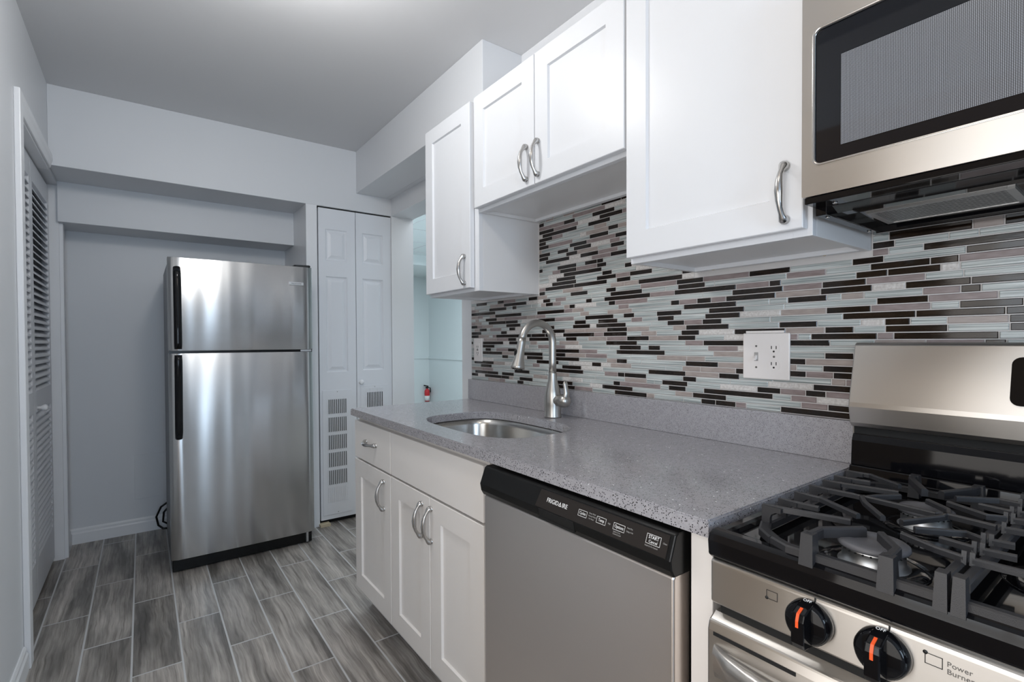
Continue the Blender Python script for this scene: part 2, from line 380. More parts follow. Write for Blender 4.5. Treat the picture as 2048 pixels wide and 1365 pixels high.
# ------------------------------------------------------------------ the room
XL, YF, Y2, Y3 = -1.761, 3.386, 3.707, 3.985          # left wall, soffit front, second soffit, niche back
ZC, ZS2, ZS, Z2B = 2.507, 2.105, 2.225, 1.885
YB = -2.6
struct('floor', -2.6, 2.7, -2.8, 7.8, -0.05, 0.0, M['floor'])
struct('ceiling', -2.6, 0.215, -2.8, 4.3, ZC, ZC+0.05, M['ceil'])
D0, D1, DZ = 2.615, 3.745, 2.088                      # louvred closet opening in the left wall
bm = BM()
bx(bm, XL-0.1, XL, YB, D0, 0, ZC); bx(bm, XL-0.1, XL, D0, D1, DZ, ZC); bx(bm, XL-0.1, XL, D1, Y3+0.1, 0, ZC)
tag(obj('wall_left', bm, M['wall'], org=(XL, 0, 0)), kind='structure')
struct('wall_niche', XL, 0.05, Y3, Y3+0.1, 0, ZC, M['wall'])
struct('wall_behind', XL-0.1, 0.215, YB-0.1, YB, 0, ZC, M['wall'])
struct('wall_right', 0.008, 0.215, YB, 2.352, 0, ZC, M['trim'])
struct('wall_closet_side', -0.534, -0.466, YF, Y3, 0, ZS2, M['trim'])
struct('wall_pier', 0.046, 0.215, YF, 3.62, 0, ZS2, M['trim'])
struct('wall_header', 0.046, 0.215, 2.352, YF, ZS2, ZC, M['wall'])
struct('ceiling_bulkhead', XL, 0.215, YF, Y2, ZS2, ZC, M['wall'], bevel=0.002)
struct('ceiling_bulkhead', XL, -0.534, Y2, Y3, Z2B, ZC, M['wall'], bevel=0.002)
struct('ceiling_bulkhead', -0.2046, 0.008, 1.8123, YF, ZS, ZC, M['wall'], bevel=0.002)
bm = BM(); bx(bm, 0.008, 0.046, 2.352, YF, ZS, ZC); tag(obj('ceiling_bulkhead', bm, M['wall']), kind='structure')
# louvred closet interior
bm = BM(); bx(bm, -2.4, -2.35, 2.5, 3.9, 0, 2.3); bx(bm, -2.35, XL-0.1, 2.5, 2.55, 0, 2.3); bx(bm, -2.35, XL-0.1, 3.85, 3.9, 0, 2.3); bx(bm, -2.4, XL-0.1, 2.5, 3.9, 2.3, 2.35)
tag(obj('wall_closet', bm, M['wall']), kind='structure')
# baseboards
def baseboard(name, prof_dir, pts):
    pass
bm = BM()
prism(bm, [(Y3-0.014, 0), (Y3-0.014, 0.062), (Y3-0.009, 0.07), (Y3-0.009, 0.082), (Y3-0.004, 0.092), (Y3, 0.092), (Y3, 0)], 'X', XL, -0.534)
tag(obj('baseboard_niche', bm, M['trim']), kind='structure')
bm = BM()
prism(bm, [(XL+0.014, 0), (XL+0.014, 0.062), (XL+0.009, 0.07), (XL+0.009, 0.082), (XL+0.004, 0.092), (XL, 0.092), (XL, 0)], 'Y', 3.81, Y3-0.014)
prism(bm, [(XL+0.014, 0), (XL+0.014, 0.062), (XL+0.009, 0.07), (XL+0.009, 0.082), (XL+0.004, 0.092), (XL, 0.092), (XL, 0)], 'Y', YB, 2.545)
tag(obj('baseboard_left', bm, M['trim']), kind='structure')
# casing round the louvred closet
CW = 0.064
def casing(y0, y1, z0, z1, nm, horizontal=False):
    bm = BM()
    if horizontal:
        prism(bm, [(XL, z0), (XL+0.010, z0), (XL+0.013, z0+0.016), (XL+0.015, z0+0.026), (XL+0.019, z0+0.04), (XL+0.019, z1), (XL, z1)], 'Y', y0, y1)
    else:
        bx(bm, XL, XL+0.019, y0, y1, z0, z1)
    return tag(obj(nm, bm, M['trim'], bevel=0.003), kind='structure')
casing(D0-CW, D0-0.004, 0, DZ+CW, 'trim_1'); casing(D1+0.004, D1+CW, 0, Z2B, 'trim_2'); casing(D0-0.004, YF, DZ, DZ+CW, 'trim_3', True)
bm = BM(); bx(bm, XL-0.1, XL+0.002, D0-0.004, D0+0.006, 0, DZ); bx(bm, XL-0.1, XL+0.002, D1-0.006, D1+0.004, 0, DZ); bx(bm, XL-0.1, XL+0.002, D0, YF, DZ-0.008, DZ)
tag(obj('trim_4', bm, M['trim']), kind='structure')
# next room
struct('wall_next_room_end', 0.1, 2.55, 7.5, 7.6, 0, 2.4, M['aqua'])
struct('wall_next_room_side', 2.44, 2.55, 0.6, 7.5, 0, 2.4, M['aqua'])
struct('wall_next_room_near', 0.215, 2.55, 0.5, 0.6, 0, 2.4, M['aqua'])
struct('wall_next_room_left', 0.1, 0.215, 3.62, 7.5, 0, 2.4, M['aqua'])
bm = BM(); bx(bm, 0.215, 2.44, 0.6, 6.3, 2.40, 2.45)
for k in range(1, 10): bx(bm, 0.215, 2.44, 0.6+k*0.61-0.006, 0.6+k*0.61+0.006, 2.397, 2.4, 1)
for k in range(1, 4): bx(bm, 0.215+k*0.61-0.006, 0.215+k*0.61+0.006, 0.6, 6.3, 2.397, 2.4, 1)
tag(obj('ceiling_next_room', bm, [M['aquaceil'], M['wall']]), kind='structure')
bm = BM(); bx(bm, 0.215, 2.44, 6.3, 7.5, 2.265, 2.45); tag(obj('ceiling_next_room_drop', bm, M['aquaceil']), kind='structure')
bm = BM(); bx(bm, 0.215, 2.44, 7.485, 7.5, 0.93, 0.96); bx(bm, 2.425, 2.44, 0.6, 7.5, 0.93, 0.96); tag(obj('trim_5', bm, M['aqua']), kind='structure')
bm = BM(); bx(bm, 2.41, 2.44, 5.40, 5.46, 0.96, 2.08); bx(bm, 2.41, 2.44, 4.2, 4.26, 0.96, 2.08); bx(bm, 2.41, 2.44, 4.26, 5.40, 2.02, 2.08); bx(bm, 2.43, 2.44, 4.26, 5.40, 0.96, 2.02, 1)
tag(obj('window_1', bm, [M['trim'], M['pane']]), kind='structure')

# ---- invented behind the camera for light and reflections: oak glazed door, dark door, window
def glazed(name, ax, p, a0, a1, z0, z1, fw_, nx, nz, mat, parent=None):
    """frame + muntins + daylit pane on a wall; ax 'x' = wall at x=p facing +x, ax 'y' = wall at y=p facing +y"""
    bm = BM()
    def b(q0, q1, zz0, zz1, d, mi=0):
        if ax == 'x': bx(bm, p, p+d, q0, q1, zz0, zz1, mi)
        else: bx(bm, q0, q1, p, p+d, zz0, zz1, mi)
    b(a0, a0+fw_, z0, z1, 0.03); b(a1-fw_, a1, z0, z1, 0.03); b(a0, a1, z0, z0+fw_, 0.03); b(a0, a1, z1-fw_, z1, 0.03)
    for i in range(1, nx): q = a0+(a1-a0)*i/nx; b(q-0.011, q+0.011, z0, z1, 0.022)
    for i in range(1, nz): q = z0+(z1-z0)*i/nz; b(a0, a1, q-0.011, q+0.011, 0.022)
    b(a0+fw_, a1-fw_, z0+fw_, z1-fw_, 0.006, 1)
    return tag(obj(name, bm, [mat, M['pane']]), kind='structure')
glazed('added_window_2', 'y', YB, -1.6, -0.7, 0.9, 2.05, 0.06, 2, 2, M['trim'])  # invented window with a glowing pane, goes with the blue fill
bm = BM(); bx(bm, -0.78, -0.12, YB, YB+0.03, 0, 2.05); tag(obj('added_door_4', bm, simple('added_door_brown', (0.10, 0.075, 0.058), 0.4)), kind='structure')  # invented dark door, there to darken the refrigerator's reflections
bm = BM(); bx(bm, XL, XL+0.03, -0.12, 1.15, 0, 1.05); bx(bm, XL, XL+0.03, -0.12, 0.02, 1.05, 1.75); bx(bm, XL, XL+0.03, 0.56, 1.15, 1.05, 1.75); bx(bm, XL, XL+0.03, -0.12, 1.15, 1.75, 2.12)
tag(obj('added_door_3', bm, M['oak']), kind='structure')  # invented oak door, gives the steel and glass something brown to reflect
glazed('added_window_3', 'x', XL, 0.02, 0.56, 1.05, 1.75, 0.03, 2, 3, M['oak'])  # glowing lite of the invented oak door, for blue reflections

# ------------------------------------------------------------------ louvred bifold door (door_1)
d1 = thing('door_1', None, None, (-1.80, (D0+D1)/2, 0.02)); d1['kind'] = 'structure'
XD = -1.80
leaves = [(D0+0.008, 3.178), (3.182, D1-0.010)]
for y0, y1 in leaves:
    bm = BM(); st = 0.042
    bx(bm, XD-0.028, XD, y0, y0+st, 0.022, 2.074); bx(bm, XD-0.028, XD, y1-st, y1, 0.022, 2.074)
    for z0, z1 in ((0.022, 0.20), (0.885, 0.985), (1.975, 2.074)): bx(bm, XD-0.028, XD, y0+st, y1-st, z0, z1)
    p = obj('door_panel', bm, M['door'], d1, bevel=0.0015)
    bm = BM()
    for za, zb in ((0.20, 0.885), (0.985, 1.975)):
        nsl = int(round((zb-za)/0.033))
        for k in range(nsl):
            zc = za+(k+0.5)*(zb-za)/nsl
            prism(bm, [(XD+0.0005, zc-0.021), (XD+0.0005, zc-0.014), (XD-0.028, zc+0.017), (XD-0.028, zc+0.010)], 'Y', y0+st-0.003, y1-st+0.003)
    obj('louvre_slats', bm, M['door'], p)
bm = BM(); lathe(bm, [(0.008, 0), (0.007, 0.012), (0.013, 0.02), (0.016, 0.028), (0.013, 0.036), (0.003, 0.039)], (XD, 3.255, 0.905), (1, 0, 0), 16)
obj('knob', bm, M['trim'], d1)

# ------------------------------------------------------------------ white panelled bifold closet door (door_2)
d2 = thing('door_2', None, None, (-0.21, YF+0.02, 0.03)); d2['kind'] = 'structure'
YD = YF+0.006
def raised_panel_leaf(x0, x1, z0, z1, panels):
    """a moulded leaf: flat face with sunk and raised panels, built as one mesh"""
    bm = BM(); d = 0.03
    zs = sorted({z0, z1, *[p[2] for p in panels], *[p[3] for p in panels]})
    px0, px1 = panels[0][0], panels[0][1]
    bx(bm, x0, px0, YD, YD+d, z0, z1); bx(bm, px1, x1, YD, YD+d, z0, z1)
    cur = z0
    for (a, b, c, e) in sorted(panels, key=lambda q: q[2]):
        bx(bm, px0, px1, YD, YD+d, cur, c); cur = e
    bx(bm, px0, px1, YD, YD+d, cur, z1)
    for (a, b, c, e) in panels:
        rings = []
        for ins, dep in ((0, 0), (0.007, 0.007), (0.016, 0.008), (0.034, 0.001), (0.036, 0.0005)):
            rings.append([bm.verts.new(q) for q in ((a+ins, YD+dep, c+ins), (b-ins, YD+dep, c+ins), (b-ins, YD+dep, e-ins), (a+ins, YD+dep, e-ins))])
        for A, B in zip(rings, rings[1:]):
            for k in range(4): bm.faces.new((A[k], A[(k+1) % 4], B[(k+1) % 4], B[k]))
        bm.faces.new(rings[-1])
    bmesh.ops.recalc_face_normals(bm, faces=bm.faces[:])
    return bm
lA = obj('door_panel', raised_panel_leaf(-0.456, -0.2125, 0.032, 2.095, [(-0.412, -0.268, 1.012, 1.648), (-0.412, -0.268, 1.752, 1.961)]), M['door'], d2)
lB = obj('door_panel', raised_panel_leaf(-0.2085, 0.044, 0.032, 2.095, [(-0.166, -0.016, 1.018, 1.648), (-0.166, -0.016, 1.752, 1.961)]), M['door'], d2)
bm = BM(); lathe(bm, [(0.007, 0), (0.006, 0.010), (0.014, 0.018), (0.017, 0.027), (0.013, 0.036), (0.003, 0.038)], (-0.186, YD, 0.938), (0, -1, 0), 18)
obj('knob', bm, M['trim'], d2)
def vent(x0, x1, z0, z1, banks, sx0, sx1, nfin, first_white, parent, dark):
    v = box('vent_grille', x0, x1, YD-0.004, YD, z0, z1, M['door'], parent, bevel=0.0015)
    bd, bf = BM(), BM()
    for i, (a, b, white) in enumerate(banks):
        if not white: bx(bd, sx0, sx1, YD-0.0050, YD-0.0041, a, b)
        for k in range(nfin+1):
            xc = sx0+(sx1-sx0)*k/nfin; w = 0.0030 if white else 0.0026
            prism(bf, [(xc-w, YD-0.0051), (xc+w*0.9, YD-0.0051), (xc+w*1.0, YD-0.0075), (xc+w*0.2, YD-0.0070)], 'Z', a-0.003, b+0.003)
    obj('vent_slot', bd, dark, v); obj('louvre', bf, M['door'], v)
    for zz in (z0+0.012, z1-0.012): bm = BM(); lathe(bm, [(0.003, 0), (0.003, 0.0015), (0.001, 0.002)], ((sx0+sx1)/2, YD-0.004, zz), (0, -1, 0), 8); obj('screw', bm, M['greyprint'], v)
zb = [0.735, 0.615, 0.497, 0.380, 0.262, 0.145]
vent(-0.441, -0.246, 0.062, 0.892, [(z, z+0.095, i == 5) for i, z in enumerate(zb)], -0.406, -0.283, 10, False, lA, simple('vent_shadow_slot', (0.10, 0.105, 0.11), 0.8))
vent(-0.184, 0.010, 0.30, 0.912, [(0.868, 0.886, True), (0.745, 0.862, False), (0.63, 0.735, False), (0.5, 0.62, False)], -0.143, -0.026, 10, True, lB, M['void'])
# dark track over the doors, floor gap beneath
bm = BM(); bx(bm, -0.466, 0.046, YD+0.012, YD+0.05, 2.096, ZS2); bx(bm, -0.466, 0.046, YD+0.035, YD+0.04, 0.0, 2.08)
tag(obj('trim_6', bm, M['void']), kind='structure')

# access panel and odd pieces
tag(box('access_panel', -1.444, -1.09, Y3-0.006, Y3, 0.216, 0.498, M['wall'], bevel=0.001), 'flat painted access panel on the wall behind the refrigerator', 'access panel')
tag(box('wood_shim', -0.47, -0.405, YF-0.03, YF+0.02, 0, 0.016, M['wood_raw']), 'small pale wood scrap on the floor under the white bifold door', 'wood scrap')

# ------------------------------------------------------------------ mosaic backsplash
RH = 0.01635
T = dict(v=[], f=[], m=[])
def tile(y0, y1, z0, z1, mi):
    g = 0.00125; y0, y1, z0, z1 = y0+g, y1-g, z0+g, z1-g
    if y1-y0 < 0.004: return
    e = min(0.0012, (y1-y0)/3); b = len(T['v'])
    for x, k in ((0.006, 0), (0.0012, 0), (0.0, e)):
        T['v'] += [(x, y0+k, z0+k), (x, y1-k, z0+k), (x, y1-k, z1-k), (x, y0+k, z1-k)]
    for r in (0, 4):
        for k in range(4): T['f'].append((b+r+k, b+r+4+k, b+r+4+(k+1) % 4, b+r+(k+1) % 4)); T['m'].append(mi)
    T['f'].append((b+8, b+11, b+10, b+9)); T['m'].append(mi)
rg = random.Random(11)
z = 1.0165; row = 0; last = []
while z < 1.735:
    spans = [(2.243, -0.294)] if z+RH < 1.425 else [(1.685, 0.925)]+([(0.452, -0.294)] if z < 1.452 else [])
    y = spans[0][0]; yB = spans[0][1]; mi = rg.randrange(5); first = True
    while True:
        if y <= yB:
            spans.pop(0)
            if not spans: break
            y, yB = spans[0]; first = True
        lens = (0.032, 0.048, 0.064, 0.096, 0.112, 0.145, 0.176, 0.210)
        L = rg.choices(lens, (9, 14, 15, 17, 14, 13, 9, 5))[0]
        if first: L *= rg.random()*0.8+0.2; first = False
        # 0 dark, 1 ribbed glass, 2 mauve, 3 taupe, 4 pearl
        w = [38, 39, 11, 9, 7]
        w[mi] *= 0.35 if mi else 0.2
        mi = rg.choices(range(5), w)[0]
        if mi in (3, 4): L = min(L, 0.115)
        tile(max(y-L, yB), y, z, z+RH, mi); y -= L
    z += RH; row += 1
me = bpy.data.meshes.new('mosaic_backsplash'); me.from_pydata(T['v'], [], T['f'])
for k in ('tile_dark', 'tile_glass', 'tile_mauve', 'tile_taupe', 'tile_pearl'): me.materials.append(M[k])
me.polygons.foreach_set('material_index', T['m']); me.update()
bs = bpy.data.objects.new('mosaic_backsplash', me); COL.objects.link(bs); ORG[bs.name] = Vector((0, 0, 0))
tag(bs, 'mosaic tile backsplash of dark glass, pale glass and mauve strips along the wall', 'backsplash')
bm = BM(); bx(bm, 0.0022, 0.0079, -0.294, 2.245, 1.0, 1.425); bx(bm, 0.0022, 0.0079, 0.92, 1.69, 1.425, 1.737); bx(bm, 0.0022, 0.0079, -0.294, 0.454, 1.425, 1.47)
obj('grout', bm, M['grout'], bs)

# ------------------------------------------------------------------ cabinet pieces
def pull(parent, c, length=0.112, horizontal=False, proud=0.030, face='x'):
    """bow pull with flared oval feet; c = centre on the door face (face looks towards -x)"""
    bm = BM(); pts, rad = [], []
    h = length/2
    prof = [(-1.0, 0.004, 0.0075), (-0.97, 0.009, 0.0078), (-0.90, 0.013, 0.0062), (-0.78, 0.018, 0.0045), (-0.58, 0.025, 0.0044), (-0.32, 0.029, 0.0056), (0, 0.0305, 0.0064),
            (0.32, 0.029, 0.0056), (0.58, 0.025, 0.0044), (0.78, 0.018, 0.0045), (0.90, 0.013, 0.0062), (0.97, 0.009, 0.0078), (1.0, 0.004, 0.0075)]
    for t, d, r in prof:
        r *= 1.25; pts.append((c[0]-d, c[1]-t*h, c[2]) if horizontal else (c[0]-d, c[1], c[2]+t*h)); rad.append(r)
    sweep(bm, pts, rad, 12)
    for s in (-1, 1):
        q = (c[0]+0.0005, c[1]-s*h*0.97, c[2]) if horizontal else (c[0]+0.0005, c[1], c[2]+s*h*0.97)
        lathe(bm, [(0.0095, 0), (0.0095, 0.002), (0.008, 0.005), (0.005, 0.008)], q, (-1, 0, 0), 16)
    return obj('handle', bm, M['chrome'], parent)
def shaker(parent, xf, y0, y1, z0, z1, name='door', rail=0.066, th=0.020, dep=0.0075, mat=None):
    """five-piece door: frame with a recessed flat panel, one mesh; the face is at xf, the door runs back to xf+th"""
    bm = BM()
    a0, a1, b0, b1 = y0+rail, y1-rail, z0+rail, z1-rail
    def ring(x, u0, u1, w0, w1): return [bm.verts.new((x, u0, w0)), bm.verts.new((x, u1, w0)), bm.verts.new((x, u1, w1)), bm.verts.new((x, u0, w1))]
    e = 0.0018
    R = [ring(xf+th, y0, y1, z0, z1), ring(xf+e, y0, y1, z0, z1), ring(xf, y0+e, y1-e, z0+e, z1-e), ring(xf, a0, a1, b0, b1), ring(xf+dep, a0+0.0035, a1-0.0035, b0+0.0035, b1-0.0035)]
    for A, B in zip(R, R[1:]):
        for k in range(4): bm.faces.new((A[k], A[(k+1) % 4], B[(k+1) % 4], B[k]))
    bm.faces.new(R[0][::-1]); bm.faces.new(R[-1])
    bmesh.ops.recalc_face_normals(bm, faces=bm.faces[:])
    return obj(name, bm, mat or M['cab'], parent)
def upper_carcass(parent, y0, y1, z0, z1, depth=0.3055):
    """hung cabinet box: sides, recessed underside, face frame, back rail with screws"""
    bm = BM()
    bx(bm, -depth+0.019, 0.0075, y0, y0+0.014, z0, z1); bx(bm, -depth+0.019, 0.0075, y1-0.014, y1, z0, z1)
    bx(bm, -depth+0.019, 0.0075, y0, y1, z1-0.014, z1); bx(bm, -depth+0.019, -0.004, y0+0.014, y1-0.014, z0+0.012, z0+0.026)
    bx(bm, -0.004, 0.0075, y0+0.014, y1-0.014, z0+0.02, z1)
    c = obj('carcass', bm, M['cabside'], parent, bevel=0.0008)
    bm = BM()
    bx(bm, -depth, -depth+0.019, y0, y0+0.038, z0, z1); bx(bm, -depth, -depth+0.019, y1-0.038, y1, z0, z1)
    bx(bm, -depth, -depth+0.019, y0+0.038, y1-0.038, z0, z0+0.038); bx(bm, -depth, -depth+0.019, y0+0.038, y1-0.038, z1-0.038, z1)
    obj('face_frame', bm, M['cab'], parent, bevel=0.0008)
    bm = BM(); bx(bm, -0.028, -0.0085, y0+0.014, y1-0.014, z0, z0+0.0118)
    r = obj('hanging_rail', bm, M['cab'], parent)
    for k in (0.2, 0.85):
        b2 = BM(); lathe(b2, [(0.004, 0), (0.004, 0.001), (0.0022, 0.0014)], (-0.018, y0+(y1-y0)*k, z0+0.0003), (0, 0, -1), 10)
        obj('screw', b2, M['wood_raw'], r)
XF = -0.3287
ZT = 2.172
def upper(label, y0, y1, z0, doors, base):
    t = thing('wall_cabinet', label, 'cabinet', (0, (y0+y1)/2, z0-0.014))
    upper_carcass(t, y0, y1, z0-0.014, ZT-0.004)
    for (a, b, hy, hz) in doors:
        d = shaker(t, XF, a, b, z0, ZT)
        pull(d, (XF, hy, hz))
    return t
upper('narrow tall white wall cabinet at the doorway end of the row', 1.690, 2.110, 1.4297, [(1.7205, 2.1075, 1.762, 1.505)], 1.42)
upper('short double-door white wall cabinet hung above the sink', 0.922, 1.688, 1.738, [(1.313, 1.689, 1.352, 1.819), (0.924, 1.309, 1.290, 1.820)], 1.7)
upper('single-door white wall cabinet beside the microwave', 0.455, 0.919, 1.437, [(0.464, 0.9165, 0.497, 1.513)], 1.42)

# ------------------------------------------------------------------ base cabinets
XB = -0.6233; XBC = XB+0.020
def base_carcass(parent, y0, y1):
    bm = BM()
    bx(bm, XBC, -0.03, y0, y0+0.016, 0.10, 0.884); bx(bm, XBC, -0.03, y1-0.016, y1, 0.10, 0.884); bx(bm, XBC, -0.03, y0, y1, 0.10, 0.116); bx(bm, -0.05, -0.03, y0, y1, 0.10, 0.884)
    bx(bm, XBC, XBC+0.019, y0+0.016, y1-0.016, 0.842, 0.884)
    obj('carcass', bm, M['cabbase'], parent, bevel=0.001)
    bm = BM(); bx(bm, XBC+0.055, XBC+0.073, y0, y1, 0, 0.10); obj('toe_kick', bm, M['cabside'], parent)
bc = thing('base_cabinet', 'white base cabinet with one drawer over one door at the end of the counter', 'cabinet', (-0.33, 2.04, 0))
base_carcass(bc, 1.837, 2.238)
dr = box('drawer', XB, XBC, 1.840, 2.2385, 0.698, 0.862, M['cabbase'], bc, bevel=0.002)
pull(dr, (XB, 2.040, 0.785), 0.112, True)
dd = shaker(bc, XB, 1.840, 2.2385, 0.109, 0.690, rail=0.072, mat=M['cabbase'])
pull(dd, (XB, 1.905, 0.600))
sb = thing('sink_cabinet', 'white double-door sink cabinet beside the dishwasher', 'cabinet', (-0.33, 1.51, 0))
base_carcass(sb, 1.178, 1.835)
box('false_drawer_front', XB, XBC, 1.182, 1.8345, 0.698, 0.862, M['cabbase'], sb, bevel=0.002)
for y0, y1, hy in ((1.511, 1.8345, 1.567), (1.182, 1.507, 1.499)):
    d = shaker(sb, XB, y0, y1, 0.109, 0.690, rail=0.072, mat=M['cabbase']); pull(d, (XB, hy, 0.600))
fp = tag(box('filler_panel', XB+0.006, -0.05, 0.480, 0.522, 0.0, 0.884, M['cabbase'], bevel=0.002), 'narrow cream filler panel between the dishwasher and the gas range', 'filler panel')

# ------------------------------------------------------------------ countertop, upstand, sink
bm = BM()
CX0, CX1, CY0, CY1, CZ0, CZ1 = -0.6426, 0.0, 0.472, 2.236, 0.8853, 0.914
hole = []
def blob(n=56):
    out = []
    cx_, cy_, a, b_ = -0.357, 1.513, 0.186, 0.297
    for i in range(n):
        t = 2*PI*i/n; c, s = math.cos(t), math.sin(t); p = 3.3
        k = (abs(c)**p+abs(s)**p)**(-1/p); out.append((cx_+a*k*c, cy_+b_*k*s))
    return out
hole = blob()
for zz in (CZ1, CZ0):
    o_ = [bm.verts.new((x, y, zz)) for x, y in ((CX0, CY0), (CX1, CY0), (CX1, CY1), (CX0, CY1))]
    h_ = [bm.verts.new((x, y, zz)) for x, y in hole]
    es = [bm.edges.new((o_[i], o_[(i+1) % 4])) for i in range(4)]+[bm.edges.new((h_[i], h_[(i+1) % len(h_)])) for i in range(len(h_))]
    bmesh.ops.triangle_fill(bm, edges=es, use_beauty=True)
    if zz == CZ1: top_o, top_h = o_, h_
    else: bot_o, bot_h = o_, h_
for A, B in ((top_o, bot_o), (top_h, bot_h)):
    n_ = len(A)
    for i in range(n_): bm.faces.new((A[i], A[(i+1) % n_], B[(i+1) % n_], B[i]))
bmesh.ops.recalc_face_normals(bm, faces=bm.faces[:])
sel = [e for e in bm.edges if len(e.link_faces) == 2 and e.calc_face_angle(0) > 1.0 and all(abs(v.co.z-CZ1) < 1e-4 for v in e.verts)]
bmesh.ops.bevel(bm, geom=sel, offset=0.003, segments=2, affect='EDGES')
ct = obj('countertop', bm, M['quartz'], org=(-0.32, 1.35, CZ0))
tag(ct, 'speckled grey quartz countertop over the white base cabinets and dishwasher', 'countertop')
us = box('upstand', -0.0224, -0.0005, 0.476, 2.243, 0.9142, 1.0163, M['quartz'], ct, bevel=0.0015)
# the sink bowl
def ringz(sc, zz, bm): return [bm.verts.new((-0.357+(x+0.357)*sc[0], 1.513+(y-1.513)*sc[1], zz)) for x, y in hole]
bm = BM()
R = [ringz((1.10, 1.07), 0.8845, bm), ringz((1.012, 1.008), 0.8845, bm), ringz((0.985, 0.985), 0.86, bm), ringz((0.95, 0.96), 0.74, bm), ringz((0.90, 0.93), 0.715, bm), ringz((0.80, 0.86), 0.705, bm), ringz((0.12, 0.08), 0.700, bm)]
for A, B in zip(R, R[1:]):
    for i in range(len(A)): bm.faces.new((A[i], A[(i+1) % len(A)], B[(i+1) % len(A)], B[i]))
bmesh.ops.recalc_face_normals(bm, faces=bm.faces[:])
for f in bm.faces: f.smooth = True
bmesh.ops.reverse_faces(bm, faces=bm.faces[:])
sk = thing('sink', 'oval stainless sink bowl set under the grey countertop', 'sink', (-0.357, 1.513, 0.70))
obj('bowl', bm, M['sink'], sk)
bm = BM(); lathe(bm, [(0.045, 0.0), (0.044, 0.003), (0.032, 0.002), (0.012, 0.001)], (-0.357, 1.513, 0.7005), (0, 0, 1), 24); obj('drain', bm, M['nickel'], sk)

# ------------------------------------------------------------------ faucet
fc = thing('faucet', 'brushed nickel pull-down faucet arching over the sink', 'faucet', (-0.097, 1.487, 0.914))
FX, FY = -0.097, 1.487
bm = BM(); lathe(bm, [(0.034, 0), (0.034, 0.004), (0.0325, 0.008), (0.0335, 0.05), (0.0335, 0.085), (0.0295, 0.105), (0.018, 0.145), (0.0155, 0.172), (0.0150, 0.176)], (FX, FY, 0.9142), (0, 0, 1), 32); obj('body', bm, M['nickel'], fc)
bm = BM()
ar = 0.076
pts = [(FX, FY, 1.085), (FX, FY, 1.13), (FX, FY, 1.17)]+arc((FX-ar, FY, 1.206), ar, 0, PI*0.94, 20)
sweep(bm, pts, 0.0142, 20); obj('spout', bm, M['nickel'], fc)
e0 = Vector(pts[-1]); dirv = Vector((-0.20, 0, -0.98)).normalized()
bm = BM(); lathe(bm, [(0.0148, -0.004), (0.0150, 0.012), (0.0158, 0.04), (0.0195, 0.078), (0.0265, 0.103), (0.0275, 0.110), (0.0245, 0.113), (0.006, 0.111)], e0, dirv, 28)
sh = obj('spray_head', bm, M['nickel'], fc)
bm = BM()
for i in range(12):
    a = 2*PI*i/12; s_ = dirv.cross(Vector((0, 1, 0))).normalized()
    lathe(bm, [(0.0022, 0), (0.0018, 0.003)], e0+dirv*0.1125+(s_*math.cos(a)+Vector((0, 1, 0))*math.sin(a))*0.017, dirv, 8)
obj('nozzles', bm, M['blackplastic'], sh)
bm = BM(); q = e0+dirv*0.052+Vector((-0.0165, 0.004, 0)); lathe(bm, [(0.008, -0.002), (0.0085, 0.001), (0.006, 0.003)], q, (-0.98, 0, 0.2), 16)
for v in bm.verts: v.co.z = q.z+(v.co.z-q.z)*1.7
obj('spray_button', bm, M['blackplastic'], sh)
bm = BM(); lathe(bm, [(0.020, 0.0), (0.021, 0.018), (0.0215, 0.028), (0.0202, 0.030), (0.0222, 0.032), (0.0255, 0.044), (0.0245, 0.060), (0.0195, 0.072), (0.009, 0.078)], (FX, FY-0.012, 0.982), (0, -1, 0.03), 24); hb = obj('handle_hub', bm, M['nickel'], fc)
bm = BM(); sweep(bm, [(FX, FY-0.066, 0.985), (FX, FY-0.076, 0.997), (FX, FY-0.080, 1.015), (FX, FY-0.075, 1.036), (FX, FY-0.072, 1.050), (FX, FY-0.0735, 1.060)], [0.018, 0.016, 0.0125, 0.0098, 0.0108, 0.006], 14, flat=((0, 1, 0), 0.75)); obj('lever', bm, M['nickel'], hb)

# ------------------------------------------------------------------ dishwasher
XDW = -0.651
dw = thing('dishwasher', 'stainless dishwasher with black control panel under the counter', 'dishwasher', (-0.34, 0.833, 0))
bm = BM(); bx(bm, -0.60, -0.05, 0.528, 1.138, 0.02, 0.876); obj('tub', bm, M['blackplastic'], dw)
bm = BM(); prism(bm, [(XDW+0.004, 0.112), (XDW, 0.118), (XDW, 0.794), (XDW+0.004, 0.800), (-0.601, 0.800), (-0.601, 0.112)], 'Y', 0.5335, 1.1335); dwd = obj('door', bm, M['steel_dw'], dw, bevel=0.004, bseg=3)
bm = BM(); bx(bm, -0.575, -0.56, 0.535, 1.132, 0.0, 0.11); obj('toe_kick', bm, M['blackplastic'], dw)
bm = BM(); prism(bm, [(-0.601, 0.7985), (XDW-0.002, 0.7985), (XDW-0.010, 0.812), (XDW-0.013, 0.830), (XDW+0.003, 0.872), (XDW+0.010, 0.876), (-0.601, 0.876)], 'Y', 0.5305, 1.1365)
cp = obj('control_panel', bm, M['blackplastic'], dw, bevel=0.003)
